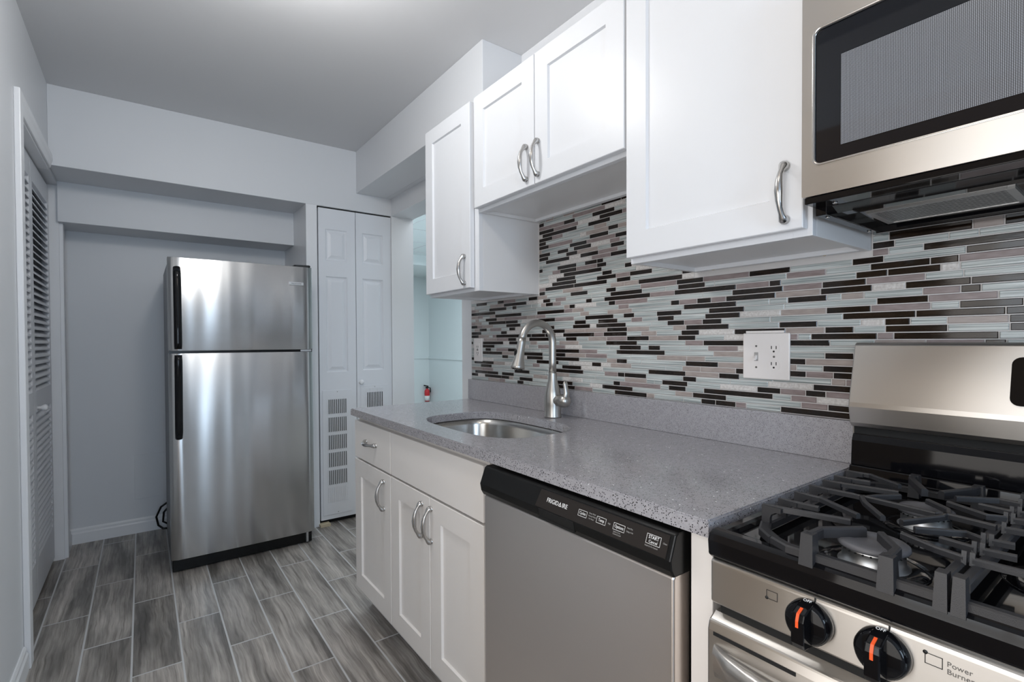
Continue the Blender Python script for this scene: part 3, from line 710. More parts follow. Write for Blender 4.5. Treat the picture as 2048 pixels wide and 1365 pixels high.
# sloping fascia insert: runs from (XDW-.013,.830) to (XDW+.003,.872)
A0, A1 = Vector((XDW-0.0132, 0, 0.831)), Vector((XDW+0.0022, 0, 0.8705)); sl = (A1-A0).normalized(); nrm = Vector((-sl.z, 0, sl.x))
def fas(y, s, d=0.0006): p = A0+sl*s+nrm*d; return (p.x, y, p.z)
Lf = (A1-A0).length
bm = BM()
a, b_, c, d_ = [bm.verts.new(fas(y, s, 0.0008)) for y, s in ((0.900, 0.001), (0.541, 0.001), (0.541, Lf-0.001), (0.893, Lf-0.001))]
r_ = bmesh.ops.extrude_face_region(bm, geom=[bm.faces.new((a, b_, c, d_))]); vs = [g_ for g_ in r_['geom'] if isinstance(g_, bmesh.types.BMVert)]
bmesh.ops.translate(bm, verts=vs, vec=-nrm*0.0014); bmesh.ops.recalc_face_normals(bm, faces=bm.faces[:])
fi = obj('fascia', bm, M['darkpanel'], cp)
FR = dict(right=(0, -1, 0), upv=tuple(sl))
def print_on(bm, s, size, y, sdist, align='CENTER', sx=1.0, bold=0.0): merge_text(bm, s, size, fas(y, sdist, 0.0009), FR['right'], FR['upv'], align, 0.0001, sx, bold)
bm = BM(); print_on(bm, 'FRIGID', 0.0135, 0.866, 0.0185, 'LEFT', 0.95, 0.00008)
yt = 0.866-0.0395
tri = [bm.verts.new(fas(yt-q, s, 0.001)) for q, s in ((0, 0.0185), (0.0095, 0.0185), (0.00475, 0.0285))]
ti = [bm.verts.new(fas(yt-q, s, 0.001)) for q, s in ((0.0026, 0.0201), (0.0069, 0.0201), (0.00475, 0.0250))]
for i in range(3): bm.faces.new((tri[i], tri[(i+1) % 3], ti[(i+1) % 3], ti[i]))
print_on(bm, 'IRE', 0.0135, 0.866-0.0505, 0.0185, 'LEFT', 0.95, 0.00008)
obj('lettering', bm, M['white'], fi)
def frame_box(bm, y0, y1, s0, s1, t=0.0007):
    for (p, q, r, w) in ((y0, y1, s0, s0+t), (y0, y1, s1-t, s1), (y0, y0-t, s0, s1), (y1+t, y1, s0, s1)):
        bm.faces.new([bm.verts.new(fas(*k, 0.001)) for k in ((p, r), (q, r), (q, w), (p, w))])
for s, y, sz in (('Cycles', 0.7515, 0.0085), ('Temp', 0.699, 0.0085), ('Options', 0.6525, 0.0085)):
    bm = BM(); w_ = 0.0125 if s != 'Options' else 0.0142
    frame_box(bm, y+w_, y-w_, 0.0160, 0.0290); print_on(bm, s, sz, y, 0.0202, 'CENTER', 0.80); obj('button', bm, M['white'], fi)
bm = BM(); frame_box(bm, 0.5875, 0.5565, 0.0150, 0.0325); print_on(bm, 'START', 0.0085, 0.572, 0.0248, 'CENTER', 0.9, 0.00005); print_on(bm, 'Cancel', 0.0072, 0.572, 0.0175, 'CENTER', 0.95)
obj('button', bm, M['white'], fi)
for grp in ((('Heavy Wash', 0.7345, 0.0275), ('Normal Wash', 0.7345, 0.0222), ('1 Hr Wash', 0.7345, 0.0168)), (('High', 0.681, 0.0215),), (('Heat Dry', 0.634, 0.0265), ('Delay 4 Hr', 0.634, 0.0200)),
            (('Hold 3s For', 0.664, 0.0112), ('Control Lock', 0.664, 0.0072)), (('Hold 3s To Cancel', 0.588, 0.0100),), (('Clean', 0.5515, 0.0235),)):
    bm = BM()
    for s, y, sd in grp: print_on(bm, s, 0.0040, y, sd, 'LEFT', 0.92)
    obj('lettering', bm, M['greyprint'], fi)
bm = BM(); prism(bm, [(XDW-0.0102, 0.8095), (XDW-0.0141, 0.829), (XDW-0.0130, 0.8296), (XDW-0.0095, 0.8095)], 'Y', 0.772, 0.887); bx(bm, XDW-0.0125, XDW-0.002, 0.772, 0.887, 0.806, 0.8105)
obj('pocket_handle', bm, M['void'], cp)

# ------------------------------------------------------------------ gas range
RY1, RY0, RXF = 0.462, -0.294, -0.655          # left side, right side, front face
RC = (RY0+RY1)/2
rn = thing('gas_range', 'stainless and black gas range beside the grey countertop', 'stove', (-0.34, RC, 0))
bm = BM(); bx(bm, -0.61, -0.03, RY0+0.002, RY1-0.002, 0.02, 0.885); obj('body', bm, M['blackplastic'], rn, bevel=0.003)
# cooktop: black pan with raised rolled rim
bm = BM()
prism(bm, [(-0.03, 0.862), (-0.652, 0.862), (-0.660, 0.868), (-0.662, 0.892), (-0.657, 0.902), (-0.648, 0.9065), (-0.636, 0.9065), (-0.628, 0.903), (-0.612, 0.898), (-0.16, 0.898), (-0.145, 0.905), (-0.105, 0.908), (-0.10, 0.93), (-0.03, 0.93)], 'Y', RY0, RY1)
ck = obj('cooktop', bm, M['black'], rn, bevel=0.003)
for y0, y1 in ((RY1-0.030, RY1-0.001), (RY0+0.001, RY0+0.030)):
    bm = BM()
    prism(bm, [(y0, 0.8975), (y0+0.006, 0.9045), (y0+0.012, 0.9066), (y1-0.006, 0.9066), (y1, 0.902), (y1, 0.8975)], 'X', -0.64, -0.12)
    obj('side_rim', bm, M['black'], ck)
# front control panel
bm = BM(); prism(bm, [(RXF+0.003, 0.788), (RXF-0.001, 0.793), (RXF-0.001, 0.858), (RXF+0.004, 0.8615), (-0.611, 0.8615), (-0.611, 0.788)], 'Y', RY0+0.002, RY1-0.002)
fpn = obj('front_panel', bm, M['steel_y'], rn, bevel=0.004, bseg=3)
bm = BM(); bx(bm, RXF+0.012, -0.611, RY0+0.012, RY1-0.012, 0.772, 0.788); obj('vent_gap', bm, M['void'], rn)
# oven door with bowed handle
bm = BM()
prism(bm, [(RXF+0.003, 0.20), (RXF-0.008, 0.206), (RXF-0.008, 0.748), (RXF-0.004, 0.762), (RXF+0.012, 0.772), (-0.615, 0.772), (-0.615, 0.20)], 'Y', RY0+0.003, RY1-0.001)
od = obj('oven_door', bm, M['steel_y'], rn, bevel=0.003)
for y0, y1 in ((0.45, 0.325), (0.27, 0.05), (0.0, -0.18)): box('door_vent', RXF-0.0092, RXF-0.0078, y0, y1, 0.742, 0.7475, M['void'], od)
bm = BM(); prof = []
n_ = 20; rings = []
for i in range(n_+1):
    t = i/n_; y = 0.447-t*(0.447-(RY0+0.015)); k = math.sin(PI*t)**0.55; dpt = 0.006+0.052*k; zt_ = 0.730; hgt = 0.030+0.012*(1-k)
    rings.append([bm.verts.new(q) for q in ((RXF-0.008, y, zt_-0.006), (RXF-0.008-dpt*0.5, y, zt_), (RXF-0.008-dpt, y, zt_-0.004), (RXF-0.011-dpt, y, zt_-0.012), (RXF-0.008-dpt*0.9, y, zt_-hgt), (RXF-0.008-dpt*0.35, y, zt_-hgt*1.25), (RXF-0.008, y, zt_-hgt*1.3))])
for A, B in zip(rings, rings[1:]):
    for k in range(7): bm.faces.new((A[k], A[(k+1) % 7], B[(k+1) % 7], B[k]))
bm.faces.new(rings[0]); bm.faces.new(rings[-1][::-1]); bmesh.ops.recalc_face_normals(bm, faces=bm.faces[:])
for f in bm.faces: f.smooth = True
obj('door_handle', bm, M['steel_y'], od)
bm = BM(); bx(bm, RXF-0.007, RXF-0.001, RY0+0.09, RY1-0.09, 0.32, 0.60); obj('door_window', bm, M['black'], od)
bm = BM(); bx(bm, RXF+0.0, -0.615, RY0+0.004, RY1-0.004, 0.03, 0.192); obj('drawer', bm, M['steel_y'], rn, bevel=0.003)
# knobs
def knob(y, z=0.826, r=0.0295):
    bm = BM(); lathe(bm, [(r, 0), (r, 0.004), (r*0.98, 0.012), (r*0.90, 0.0165), (r*0.82, 0.018), (0.004, 0.0185)], (RXF-0.001, y, z), (-1, 0, 0), 36)
    k = obj('knob', bm, M['black'], fpn)
    bm = BM(); gx = RXF-0.001
    prism(bm, [(gx-0.010, z-0.0285), (gx-0.036, z-0.0255), (gx-0.040, z-0.0180), (gx-0.0405, z+0.012), (gx-0.037, z+0.0210), (gx-0.016, z+0.0285), (gx-0.010, z+0.0285)], 'Y', y-0.0085, y+0.0085)
    g_ = obj('grip', bm, M['black'], k, bevel=0.0018)
    bm = BM(); prism(bm, [(gx-0.0413, z+0.004), (gx-0.0413, z+0.0125), (gx-0.0378, z+0.0218), (gx-0.026, z+0.0262), (gx-0.026, z+0.0250), (gx-0.0368, z+0.0202), (gx-0.0400, z+0.012), (gx-0.0400, z+0.004)], 'Y', y-0.0018, y+0.0018)
    obj('pointer_mark', bm, M['orange'], k)
    bm = BM(); merge_text(bm, 'OFF', 0.0062, (gx-0.0105, y+0.0005, z+r*0.985), (0, -1, 0), (0.93, 0, 0.37), 'CENTER', 0.0002)
    obj('lettering', bm, M['white'], k)
for y in (0.309, 0.2245, RC, RC-0.1405, RC-0.225): knob(y)
for y in (0.309, 0.2245): box('tick_mark', RXF-0.0016, RXF-0.0009, y-0.0065, y-0.0050, 0.8545, 0.8600, M['blackprint'], fpn)
def icon(y0, y1, dot_y, dot_z):
    bm = BM(); z0, z1, t = 0.8325, 0.8455, 0.0007
    for (p, q, r, w) in ((y0, y1, z0, z0+t), (y0, y1, z1-t, z1), (y0, y0-t, z0, z1), (y1+t, y1, z0, z1)): bx(bm, RXF-0.0016, RXF-0.0009, p, q, r, w)
    lathe(bm, [(0.0024, 0), (0.0024, 0.0007)], (RXF-0.0010, dot_y, dot_z), (-1, 0, 0), 14)
    obj('burner_icon', bm, M['blackprint'], fpn)
icon(0.3695, 0.3535, 0.3690, 0.8335); icon(0.1840, 0.1675, 0.1835, 0.8455)
for t_, z_ in (('Power', 0.8385), ('Burner', 0.8300)):
    bm = BM(); merge_text(bm, t_, 0.0085, (RXF-0.0013, 0.1640, z_), **NEGX, ext=0.0002); obj('lettering', bm, M['dimprint'], fpn)
# backguard
bm = BM()
prism(bm, [(-0.006, 0.93), (-0.006, 1.200), (-0.012, 1.206), (-0.064, 1.206), (-0.072, 1.201), (-0.106, 1.072), (-0.107, 1.062), (-0.098, 1.026), (-0.090, 1.016), (-0.082, 1.016), (-0.082, 0.93)], 'Y', RY0, RY1)
bg = obj('backguard', bm, M['steel_y'], rn, bevel=0.002)
bm = BM(); bx(bm, -0.084, -0.0815, RY0+0.004, RY1-0.004, 1.000, 1.016); obj('vent_slot', bm, M['void'], bg)
bm = BM(); prism(bm, [(-0.083, 0.930), (-0.100, 0.930), (-0.0955, 0.985), (-0.088, 1.000), (-0.083, 1.000)], 'Y', RY0+0.003, RY1-0.003); obj('splash_panel', bm, M['black'], bg, bevel=0.002)
bm = BM(); a0, a1 = Vector((-0.0785, 0, 1.178)), Vector((-0.1018, 0, 1.089))
def bgp(y, t, d): p = a0+(a1-a0)*t; return Vector((p.x-0.967*d, y, p.z+0.253*d))
pts2 = rrect(-0.03, 0.201, 0.0, 1.0, 0.012, 5)
pp = []
for cy, tv in rrect(-0.03, 0.201, 0.0, 0.092, 0.014, 5): pp.append((cy, tv/0.092))
A = [bm.verts.new(bgp(y, t, 0.004)) for y, t in pp]; B = [bm.verts.new(bgp(y, t, -0.001)) for y, t in pp]
bm.faces.new(A)
for i in range(len(A)): bm.faces.new((A[i], A[(i+1) % len(A)], B[(i+1) % len(A)], B[i]))
bmesh.ops.recalc_face_normals(bm, faces=bm.faces[:]); obj('clock_display', bm, M['black'], bg, bevel=0.001)

# burners
def burner(x, y, r=0.036):
    bm = BM(); lathe(bm, [(r*1.62, 0), (r*1.58, 0.003), (r*1.25, 0.0045), (r*1.1, 0.004)], (x, y, 0.8975), (0, 0, 1), 36)
    g_ = obj('burner_ring', bm, M['black'], rn)
    bm = BM(); lathe(bm, [(r*1.08, 0), (r*1.05, 0.004), (r*0.93, 0.007), (r*0.92, 0.022), (r*0.95, 0.026)], (x, y, 0.8985), (0, 0, 1), 36)
    b_ = obj('burner_base', bm, M['alu'], rn)
    bm = BM()
    for i in range(26):
        a = 2*PI*i/26; lathe(bm, [(0.0013, 0), (0.0013, 0.002)], (x+r*0.92*math.cos(a), y+r*0.92*math.sin(a), 0.9212), (math.cos(a), math.sin(a), 0), 6)
    obj('vent', bm, M['void'], b_)
    bm = BM(); lathe(bm, [(r*1.02, 0.0), (r*1.06, 0.002), (r*1.05, 0.006), (r*0.98, 0.0080), (r*0.7, 0.0082), (r*0.55, 0.0072), (0.002, 0.0072)], (x, y, 0.9242), (0, 0, 1), 40); obj('burner_cap', bm, M['burnercap'], b_)
for x, y, r in ((-0.575, 0.262, 0.040), (-0.345, 0.262, 0.036), (-0.46, RC, 0.042), (-0.575, 2*RC-0.262, 0.036), (-0.345, 2*RC-0.262, 0.036)): burner(x, y, r)

# grates: cast iron, fingers with a flat-topped section
GT, GB = 0.945, 0.908
def S(x, y): return ((x+1.3937)*1.08-1.3937, y*1.08)
def bar(bm, pts, w=0.0070, h=0.0085, top=GT):
    """flat-topped bar through (x, y) points with a rounded tip"""
    P = [Vector((p[0], p[1], 0)) for p in pts]; L_, R_ = [], []
    n = len(P); sec = []
    for i in range(n):
        t = (P[min(i+1, n-1)]-P[max(i-1, 0)]).normalized(); s = Vector((-t.y, t.x, 0))
        k = w/2; q = P[i]
        sec.append([bm.verts.new((q+s*o).to_tuple()[:2]+(top+dz,)) for o, dz in ((-k, -h), (-k, -0.002), (-k*0.62, 0), (k*0.62, 0), (k, -0.002), (k, -h))])
    fs = []
    for A, B in zip(sec, sec[1:]):
        for k in range(6): fs.append(bm.faces.new((A[k], A[(k+1) % 6], B[(k+1) % 6], B[k])))
    fs += [bm.faces.new(sec[0]), bm.faces.new(sec[-1][::-1])]
    bmesh.ops.recalc_face_normals(bm, faces=fs)
def post(bm, x, y, w=0.015, d=0.016, top=GT):
    v0 = [(x-d*0.72, y-w*0.62), (x+d*0.72, y-w*0.62), (x+d*0.72, y+w*0.62), (x-d*0.72, y+w*0.62)]; v1 = [(x-d/2, y-w/2), (x+d/2, y-w/2), (x+d/2, y+w/2), (x-d/2, y+w/2)]
    A = [bm.verts.new((*p, 0.9)) for p in v0]; B = [bm.verts.new((*p, top-0.001)) for p in v1]
    fs = [bm.faces.new(A[::-1]), bm.faces.new(B)]+[bm.faces.new((A[i], A[(i+1) % 4], B[(i+1) % 4], B[i])) for i in range(4)]
    bmesh.ops.recalc_face_normals(bm, faces=fs)
def side_finger(bm, pts):
    """finger growing from the side rail: a tall web at the root that thins into the bar"""
    bar(bm, pts); x0, y0 = pts[0]; s = -1 if pts[1][1] < y0 else 1
    prism(bm, [(y0, 0.914), (y0, GT-0.0005), (y0+s*0.030, GT-0.002), (y0+s*0.030, GT-0.0085), (y0+s*0.021, GT-0.0095), (y0+s*0.015, GT-0.014), (y0+s*0.013, GT-0.020), (y0+s*0.013, 0.914)], 'X', x0-0.0035, x0+0.0035)
YLr, YRr = 0.416, 0.166
def centre_finger(bm, pts):
    bar(bm, pts); x0, y0 = pts[0]
    prism(bm, [(x0-0.004, GT-0.010), (x0-0.0012, GT+0.006), (x0+0.0012, GT+0.006), (x0+0.004, GT-0.010)], 'Y', y0-0.0025, y0+0.0025)
def left_grate(mirror):
    f = (lambda y: 2*RC-y) if mirror else (lambda y: y)
    def m(l): return [(S(x, y)[0], f(S(x, y)[1])) for x, y in l]
    bm = BM()
    # base rails: front, sides, back at pan level
    def rail(pts, w, z): bar(bm, [(p[0], f(p[1])) for p in pts], w, 0.012, z)
    rail([(-0.628, 0.372), (-0.642, 0.345), (-0.642, 0.30), (-0.642, YRr)], 0.014, 0.917)
    rail([(-0.628, 0.372), (-0.606, 0.398), (-0.575, 0.411), (-0.20, 0.413), (-0.17, 0.395)], 0.017, 0.917)
    rail([(-0.17, 0.395), (-0.155, 0.36), (-0.155, YRr)], 0.012, 0.917)
    rail([(-0.642, YRr+0.004), (-0.155, YRr+0.004)], 0.012, 0.9365)
    for l in ([(-0.637, 0.385), (-0.606, 0.279)], [(-0.589, 0.384), (-0.584, 0.328)], [(-0.533, 0.385), (-0.533, 0.346), (-0.573, 0.281)], [(-0.474, 0.387), (-0.469, 0.310)], [(-0.422, 0.387), (-0.398, 0.284)], [(-0.375, 0.387), (-0.366, 0.334)], [(-0.316, 0.389), (-0.311, 0.352), (-0.35, 0.296)]):
        side_finger(bm, m(l))
    bar(bm, m([(-0.470, 0.320), (-0.469, 0.306), (-0.452, 0.299), (-0.416, 0.277)])); bar(bm, m([(-0.470, 0.312), (-0.500, 0.297), (-0.555, 0.257)]))
    bar(bm, m([(-0.470, 0.306), (-0.478, 0.217)]))                                   # spine between the two Ys
    bar(bm, m([(-0.412, 0.243), (-0.443, 0.211), (-0.470, 0.204)])); bar(bm, m([(-0.470, 0.208), (-0.485, 0.208), (-0.555, 0.236)])); bar(bm, m([(-0.478, 0.220), (-0.470, 0.204), (-0.478, 0.1535)]))
    for l in ([(-0.421, 0.1535), (-0.431, 0.171), (-0.400, 0.221)], [(-0.322, 0.1535), (-0.321, 0.178), (-0.360, 0.221)], [(-0.382, 0.1535), (-0.376, 0.190)], [(-0.548, 0.1535), (-0.537, 0.172), (-0.572, 0.217)], [(-0.592, 0.1535), (-0.587, 0.187)], [(-0.637, 0.1535), (-0.629, 0.181), (-0.608, 0.220)]):
        centre_finger(bm, m(l))
    for l in ([(-0.703, 0.2915), (-0.672, 0.290), (-0.625, 0.256)], [(-0.703, 0.2065), (-0.668, 0.208), (-0.627, 0.237)], [(-0.252, 0.301), (-0.278, 0.299), (-0.350, 0.262)], [(-0.252, 0.214), (-0.278, 0.216), (-0.345, 0.242)]):
        q = m(l); bar(bm, q, 0.010, 0.014); post(bm, *q[0])
    q = m([(-0.703, 0.1575)])[0]; post(bm, *q, w=0.011)
    q = m([(-0.252, 0.1575)])[0]; post(bm, *q, w=0.011)
    return bm
g1 = thing('burner_grate', 'black cast iron grate on the stove, section next to the countertop', 'grate', (-0.40, 0.29, 0.90), 'stove grates')
obj('grate_casting', left_grate(False), M['iron'], g1)
g2 = thing('burner_grate', 'narrow middle black cast iron grate over the centre burner of the stove', 'grate', (-0.40, RC, 0.90), 'stove grates')
bm = BM(); cy0, cy1 = 0.158, 2*RC-0.158
for y in (cy0, cy1): bar(bm, [(-0.642, y-0.005 if y > RC else y+0.005), (-0.155, y-0.005 if y > RC else y+0.005)], 0.012, 0.012, 0.9365)
for x in (-0.642, -0.155): bar(bm, [(x, cy0), (x, cy1)], 0.014, 0.012, 0.917)
for x, ln in ((-0.576, 0.11), (-0.527, 0.05), (-0.478, 0.035), (-0.404, 0.035), (-0.343, 0.05), (-0.295, 0.04), (-0.236, 0.11)):
    centre_finger(bm, [(x, cy0), (x+0.004, cy0-ln*0.62)]); centre_finger(bm, [(x, cy1), (x+0.004, cy1+ln*0.62)])
for y in (cy0-0.004, cy1+0.004): post(bm, -0.648, y, w=0.011); post(bm, -0.160, y, w=0.011)
obj('grate_casting', bm, M['iron'], g2)
g3 = thing('burner_grate', 'black cast iron grate on the far side of the stove from the countertop', 'grate', (-0.40, 2*RC-0.29, 0.90), 'stove grates')
obj('grate_casting', left_grate(True), M['iron'], g3)

# ------------------------------------------------------------------ microwave over the range
XM, MY1, MY0, MZ0, MZ1 = -0.375, 0.446, -0.294, 1.483, 1.905
mwv = thing('microwave', 'stainless over-the-range microwave with dark window above the stove', 'microwave', (-0.19, (MY0+MY1)/2, 1.46))
bm = BM(); bx(bm, -0.335, -0.012, MY0+0.003, MY1-0.003, 1.478, MZ1); obj('case', bm, M['blackplastic'], mwv, bevel=0.002)
# door: steel frame round the window
wy0, wy1, wz0, wz1 = -0.12, 0.424, 1.541, 1.789
outer = rrect(MY0, MY1, MZ0, MZ1, 0.003, 6); inner = rrect(wy0, wy1, wz0, wz1, 0.012, 6)
bm = BM()
O1 = [bm.verts.new((XM, *p)) for p in outer]; I1 = [bm.verts.new((XM, *p)) for p in inner]; I2 = [bm.verts.new((XM+0.005, *p)) for p in inner]; O2 = [bm.verts.new((-0.336, *p)) for p in outer]
n_ = len(outer)
for i in range(n_):
    j = (i+1) % n_
    for A, B in ((O1, I1), (I1, I2), (O2, O1)): bm.faces.new((A[i], A[j], B[j], B[i]))
bm.faces.new(O2)
bmesh.ops.recalc_face_normals(bm, faces=bm.faces[:])
md = obj('door', bm, M['steel_y'], mwv)
bm = BM(); lin = rrect(wy0+0.0005, wy1-0.0005, wz0+0.0005, wz1-0.0005, 0.012, 6); lo = rrect(wy0-0.0035, wy1+0.0035, wz0-0.0035, wz1+0.0035, 0.014, 6)
A = [bm.verts.new((XM-0.0008, *p)) for p in lo]; B = [bm.verts.new((XM-0.0016, *[(q+r)/2 for q, r in zip(p, s)])) for p, s in zip(lo, lin)]; C_ = [bm.verts.new((XM+0.003, *p)) for p in lin]
for i in range(n_):
    j = (i+1) % n_; bm.faces.new((A[i], A[j], B[j], B[i])); bm.faces.new((B[i], B[j], C_[j], C_[i]))
bmesh.ops.recalc_face_normals(bm, faces=bm.faces[:]); obj('window_bezel', bm, M['chrome'], md, smooth=True)
bm = BM(); bm.faces.new([bm.verts.new((XM+0.0045, *p)) for p in inner]); gl = obj('door_glass', bm, M['mwglass'], md)
bm = BM(); bx(bm, XM+0.0036, XM+0.0044, wy0+0.04, 0.381, 1.566, 1.728); obj('screen', bm, M['mesh_screen'], gl)
bm = BM(); sweep(bm, [(XM-0.002, wy0-0.06, 1.56), (XM-0.04, wy0-0.06, 1.58), (XM-0.045, wy0-0.06, 1.70), (XM-0.04, wy0-0.06, 1.84), (XM-0.002, wy0-0.06, 1.86)], 0.011, 12); obj('handle', bm, M['steel_y'], md)
# underside: pan with recess, filters, lamp lens
bm = BM()
bx(bm, -0.372, -0.325, MY0+0.004, MY1-0.004, 1.470, 1.4825); bx(bm, -0.325, -0.015, MY1-0.024, MY1-0.004, 1.455, 1.478); bx(bm, -0.325, -0.015, MY0+0.004, MY0+0.024, 1.455, 1.478); bx(bm, -0.060, -0.015, MY0+0.02, MY1-0.02, 1.452, 1.478)
prism(bm, [(-0.325, 1.470), (-0.285, 1.4625), (-0.255, 1.4625), (-0.245, 1.472), (-0.060, 1.466), (-0.060, 1.4785), (-0.325, 1.4785)], 'Y', MY0+0.02, MY1-0.02)
up_ = obj('underside_pan', bm, M['black'], mwv, bevel=0.0015)
for y0, y1 in ((0.385, 0.19), (0.0, -0.22)):
    bm = BM(); prism(bm, [(-0.205, 1.4675), (-0.205, 1.4705), (-0.090, 1.4680), (-0.090, 1.4645)], 'Y', y0, y1); fr = obj('grease_filter', bm, M['filter'], up_)
    bm = BM()
    for q in (y0+0.004, y1-0.004): prism(bm, [(-0.209, 1.4660), (-0.209, 1.4712), (-0.086, 1.4685), (-0.086, 1.4630)], 'Y', q-0.006, q+0.006)
    for x, zz in ((-0.207, 1.4668), (-0.088, 1.4638)): bx(bm, x-0.004, x+0.004, y0, y1, zz-0.0005, zz+0.004)
    obj('filter_frame', bm, M['alu'], fr)
for x, y in ((-0.345, 0.40), (-0.30, 0.43), (-0.08, 0.432)): bm = BM(); lathe(bm, [(0.004, 0), (0.0045, 0.0015), (0.003, 0.003)], (x, y, 1.470 if x < -0.325 else 1.455), (0, 0, -1), 10); obj('screw', bm, M['chrome'], up_)

# ------------------------------------------------------------------ wall plates
def outlet_face(bm_face, bm_slot, y, z, x=-0.0052):
    prism(bm_face, [(y+0.0165*math.cos(a)*1.0 if abs(math.cos(a)) < 2 else y, z+max(-0.0135, min(0.0135, 0.0175*math.sin(a)))) for a in [2*PI*i/24 for i in range(24)]], 'X', x-0.0015, x+0.002)
    for dy in (0.0063, -0.0063): bx(bm_slot, x-0.0019, x-0.0005, y+dy-0.0011, y+dy+0.0011, z-0.001, z+0.0075)
    lathe(bm_slot, [(0.0026, 0), (0.0026, 0.0014)], (x-0.0005, y, z-0.0075), (-1, 0, 0), 12)
sw = thing('switch_outlet_plate', 'white double plate with toggle switch and outlet beside the stove', 'wall plate', (0, 0.70, 1.103))
bm = BM(); bx(bm, -0.0055, 0.0012, 0.636, 0.765, 1.104, 1.232); obj('cover_plate', bm, M['plate'], sw, bevel=0.003, bseg=3)
for z in (1.189, 1.145):
    bf, bs_ = BM(), BM(); outlet_face(bf, bs_, 0.677, z)
    ofc = obj('receptacle', bf, M['plate'], sw); obj('groove', bs_, M['blackprint'], ofc)
bm = BM(); bx(bm, -0.0062, -0.0050, 0.7205, 0.7315, 1.1545, 1.1785); tf = obj('switch_slot', bm, M['greyprint'], sw)
bm = BM(); prism(bm, [(-0.005, 1.160), (-0.016, 1.156), (-0.0165, 1.162), (-0.005, 1.172)], 'Y', 0.7225, 0.7295); obj('toggle', bm, M['plate'], sw, bevel=0.001)
for y, z in ((0.726, 1.196), (0.726, 1.137), (0.677, 1.167)): bm = BM(); lathe(bm, [(0.003, 0), (0.0028, 0.001), (0.0015, 0.0014)], (-0.0053, y, z), (-1, 0, 0), 10); obj('screw', bm, M['dimprint'], sw)
tag(box('painted_box_edge', -0.003, 0.0015, 0.652, 0.757, 1.2325, 1.2385, M['plate']), 'thin pinkish strip of an older box edge above the double switch plate', 'plate edge')
og = thing('outlet_plate', 'white outlet on the tile near the doorway, behind the faucet', 'wall plate', (0, 2.172, 1.108))
bm = BM(); bx(bm, -0.0055, 0.0012, 2.134, 2.212, 1.110, 1.229); obj('cover_plate', bm, M['plate'], og, bevel=0.003, bseg=3)
bm = BM(); bx(bm, -0.0075, -0.0050, 2.156, 2.190, 1.136, 1.203); rc = obj('receptacle', bm, M['plate'], og, bevel=0.001)
bm = BM()
for z in (1.184, 1.152):
    for dy in (0.0063, -0.0063): bx(bm, -0.0080, -0.0070, 2.173+dy-0.0012, 2.173+dy+0.0012, z-0.003, z+0.006)
    lathe(bm, [(0.0026, 0), (0.0026, 0.0006)], (-0.0073, 2.173, z-0.008), (-1, 0, 0), 10)
bx(bm, -0.0080, -0.0070, 2.166, 2.180, 1.1665, 1.1715)
obj('groove', bm, M['blackprint'], rc)

# ------------------------------------------------------------------ refrigerator
RX0, RX1, FY = -1.285, -0.570, 3.110
rf = thing('refrigerator', 'stainless top-freezer refrigerator standing in the wall niche', 'refrigerator', ((RX0+RX1)/2, 3.45, 0))
bm = BM(); bx(bm, RX0+0.004, RX1-0.004, FY+0.072, 3.84, 0.035, 1.645); obj('body', bm, M['fridgeside'], rf, bevel=0.006)
bm = BM(); bx(bm, RX0+0.006, RX1-0.006, FY+0.05, FY+0.12, 0.005, 0.078); kk = obj('kick_grille', bm, M['blackplastic'], rf, bevel=0.003)
for x in (RX0+0.05, RX1-0.05):
    for y in (FY+0.14, 3.78): bm = BM(); lathe(bm, [(0.018, 0), (0.016, 0.05)], (x, y, 0.0), (0, 0, 1), 12); obj('foot', bm, M['blackplastic'], rf)
def fdoor(z0, z1):
    """door skin bowed slightly and rolled back at both sides"""
    bm = BM(); n = 24; pts = []
    for i in range(n+1):
        t = i/n; x = RX0+(RX1-RX0)*t; e = min(t, 1-t)
        y = FY+0.0035*(2*t-1)**2+(0.012*(1-e/0.03)**2 if e < 0.03 else 0)
        pts.append((x, y))
    pts += [(RX1, FY+0.068), (RX0, FY+0.068)]
    prism(bm, pts, 'Z', z0, z1)
    for f in bm.faces:
        if abs(f.normal.z) < 0.5 and f.normal.y < -0.3: f.smooth = True
    return obj('door', bm, M['steel_x'], rf, bevel=0.0015)
fd = fdoor(1.170, 1.656); rd = fdoor(0.080, 1.157)
bm = BM(); bx(bm, RX0+0.004, RX1-0.004, FY+0.012, FY+0.075, 1.155, 1.172); bx(bm, RX0+0.01, RX1-0.01, FY+0.066, FY+0.074, 0.08, 1.65); obj('gasket', bm, M['blackplastic'], rf)
def fhandle(parent, z0, z1, free_top):
    bm = BM(); n = 14; x = -1.2455
    pts, rd_ = [], []
    for i in range(n+1):
        t = i/n; z = z0+(z1-z0)*t; u = t if free_top else 1-t      # u = 0 at the gap end, 1 at the free end
        off = 0.018+0.030*min(1, (1-u)*1.15+0.08)
        if u > 0.94: off -= (u-0.94)/0.06*0.012
        pts.append((x, FY-off, z)); rd_.append(0.0178 if 0.03 < u < 0.97 else 0.0165)
    sweep(bm, pts, rd_, 16, flat=((0, 1, 0), 0.72))
    for q in (0.06, 0.94):
        z = z0+(z1-z0)*q; u = q if free_top else 1-q
        bx(bm, x-0.011, x+0.011, FY-0.030, FY+0.004, z-0.02, z+0.02)
    return obj('handle', bm, M['black'], parent)
fhandle(fd, 1.180, 1.600, True); fhandle(rd, 0.718, 1.150, False)
bm = BM(); bx(bm, -0.702, -0.622, FY-0.0030, FY+0.003, 1.546, 1.564); bdg = obj('badge', bm, M['alu'], fd, bevel=0.001)
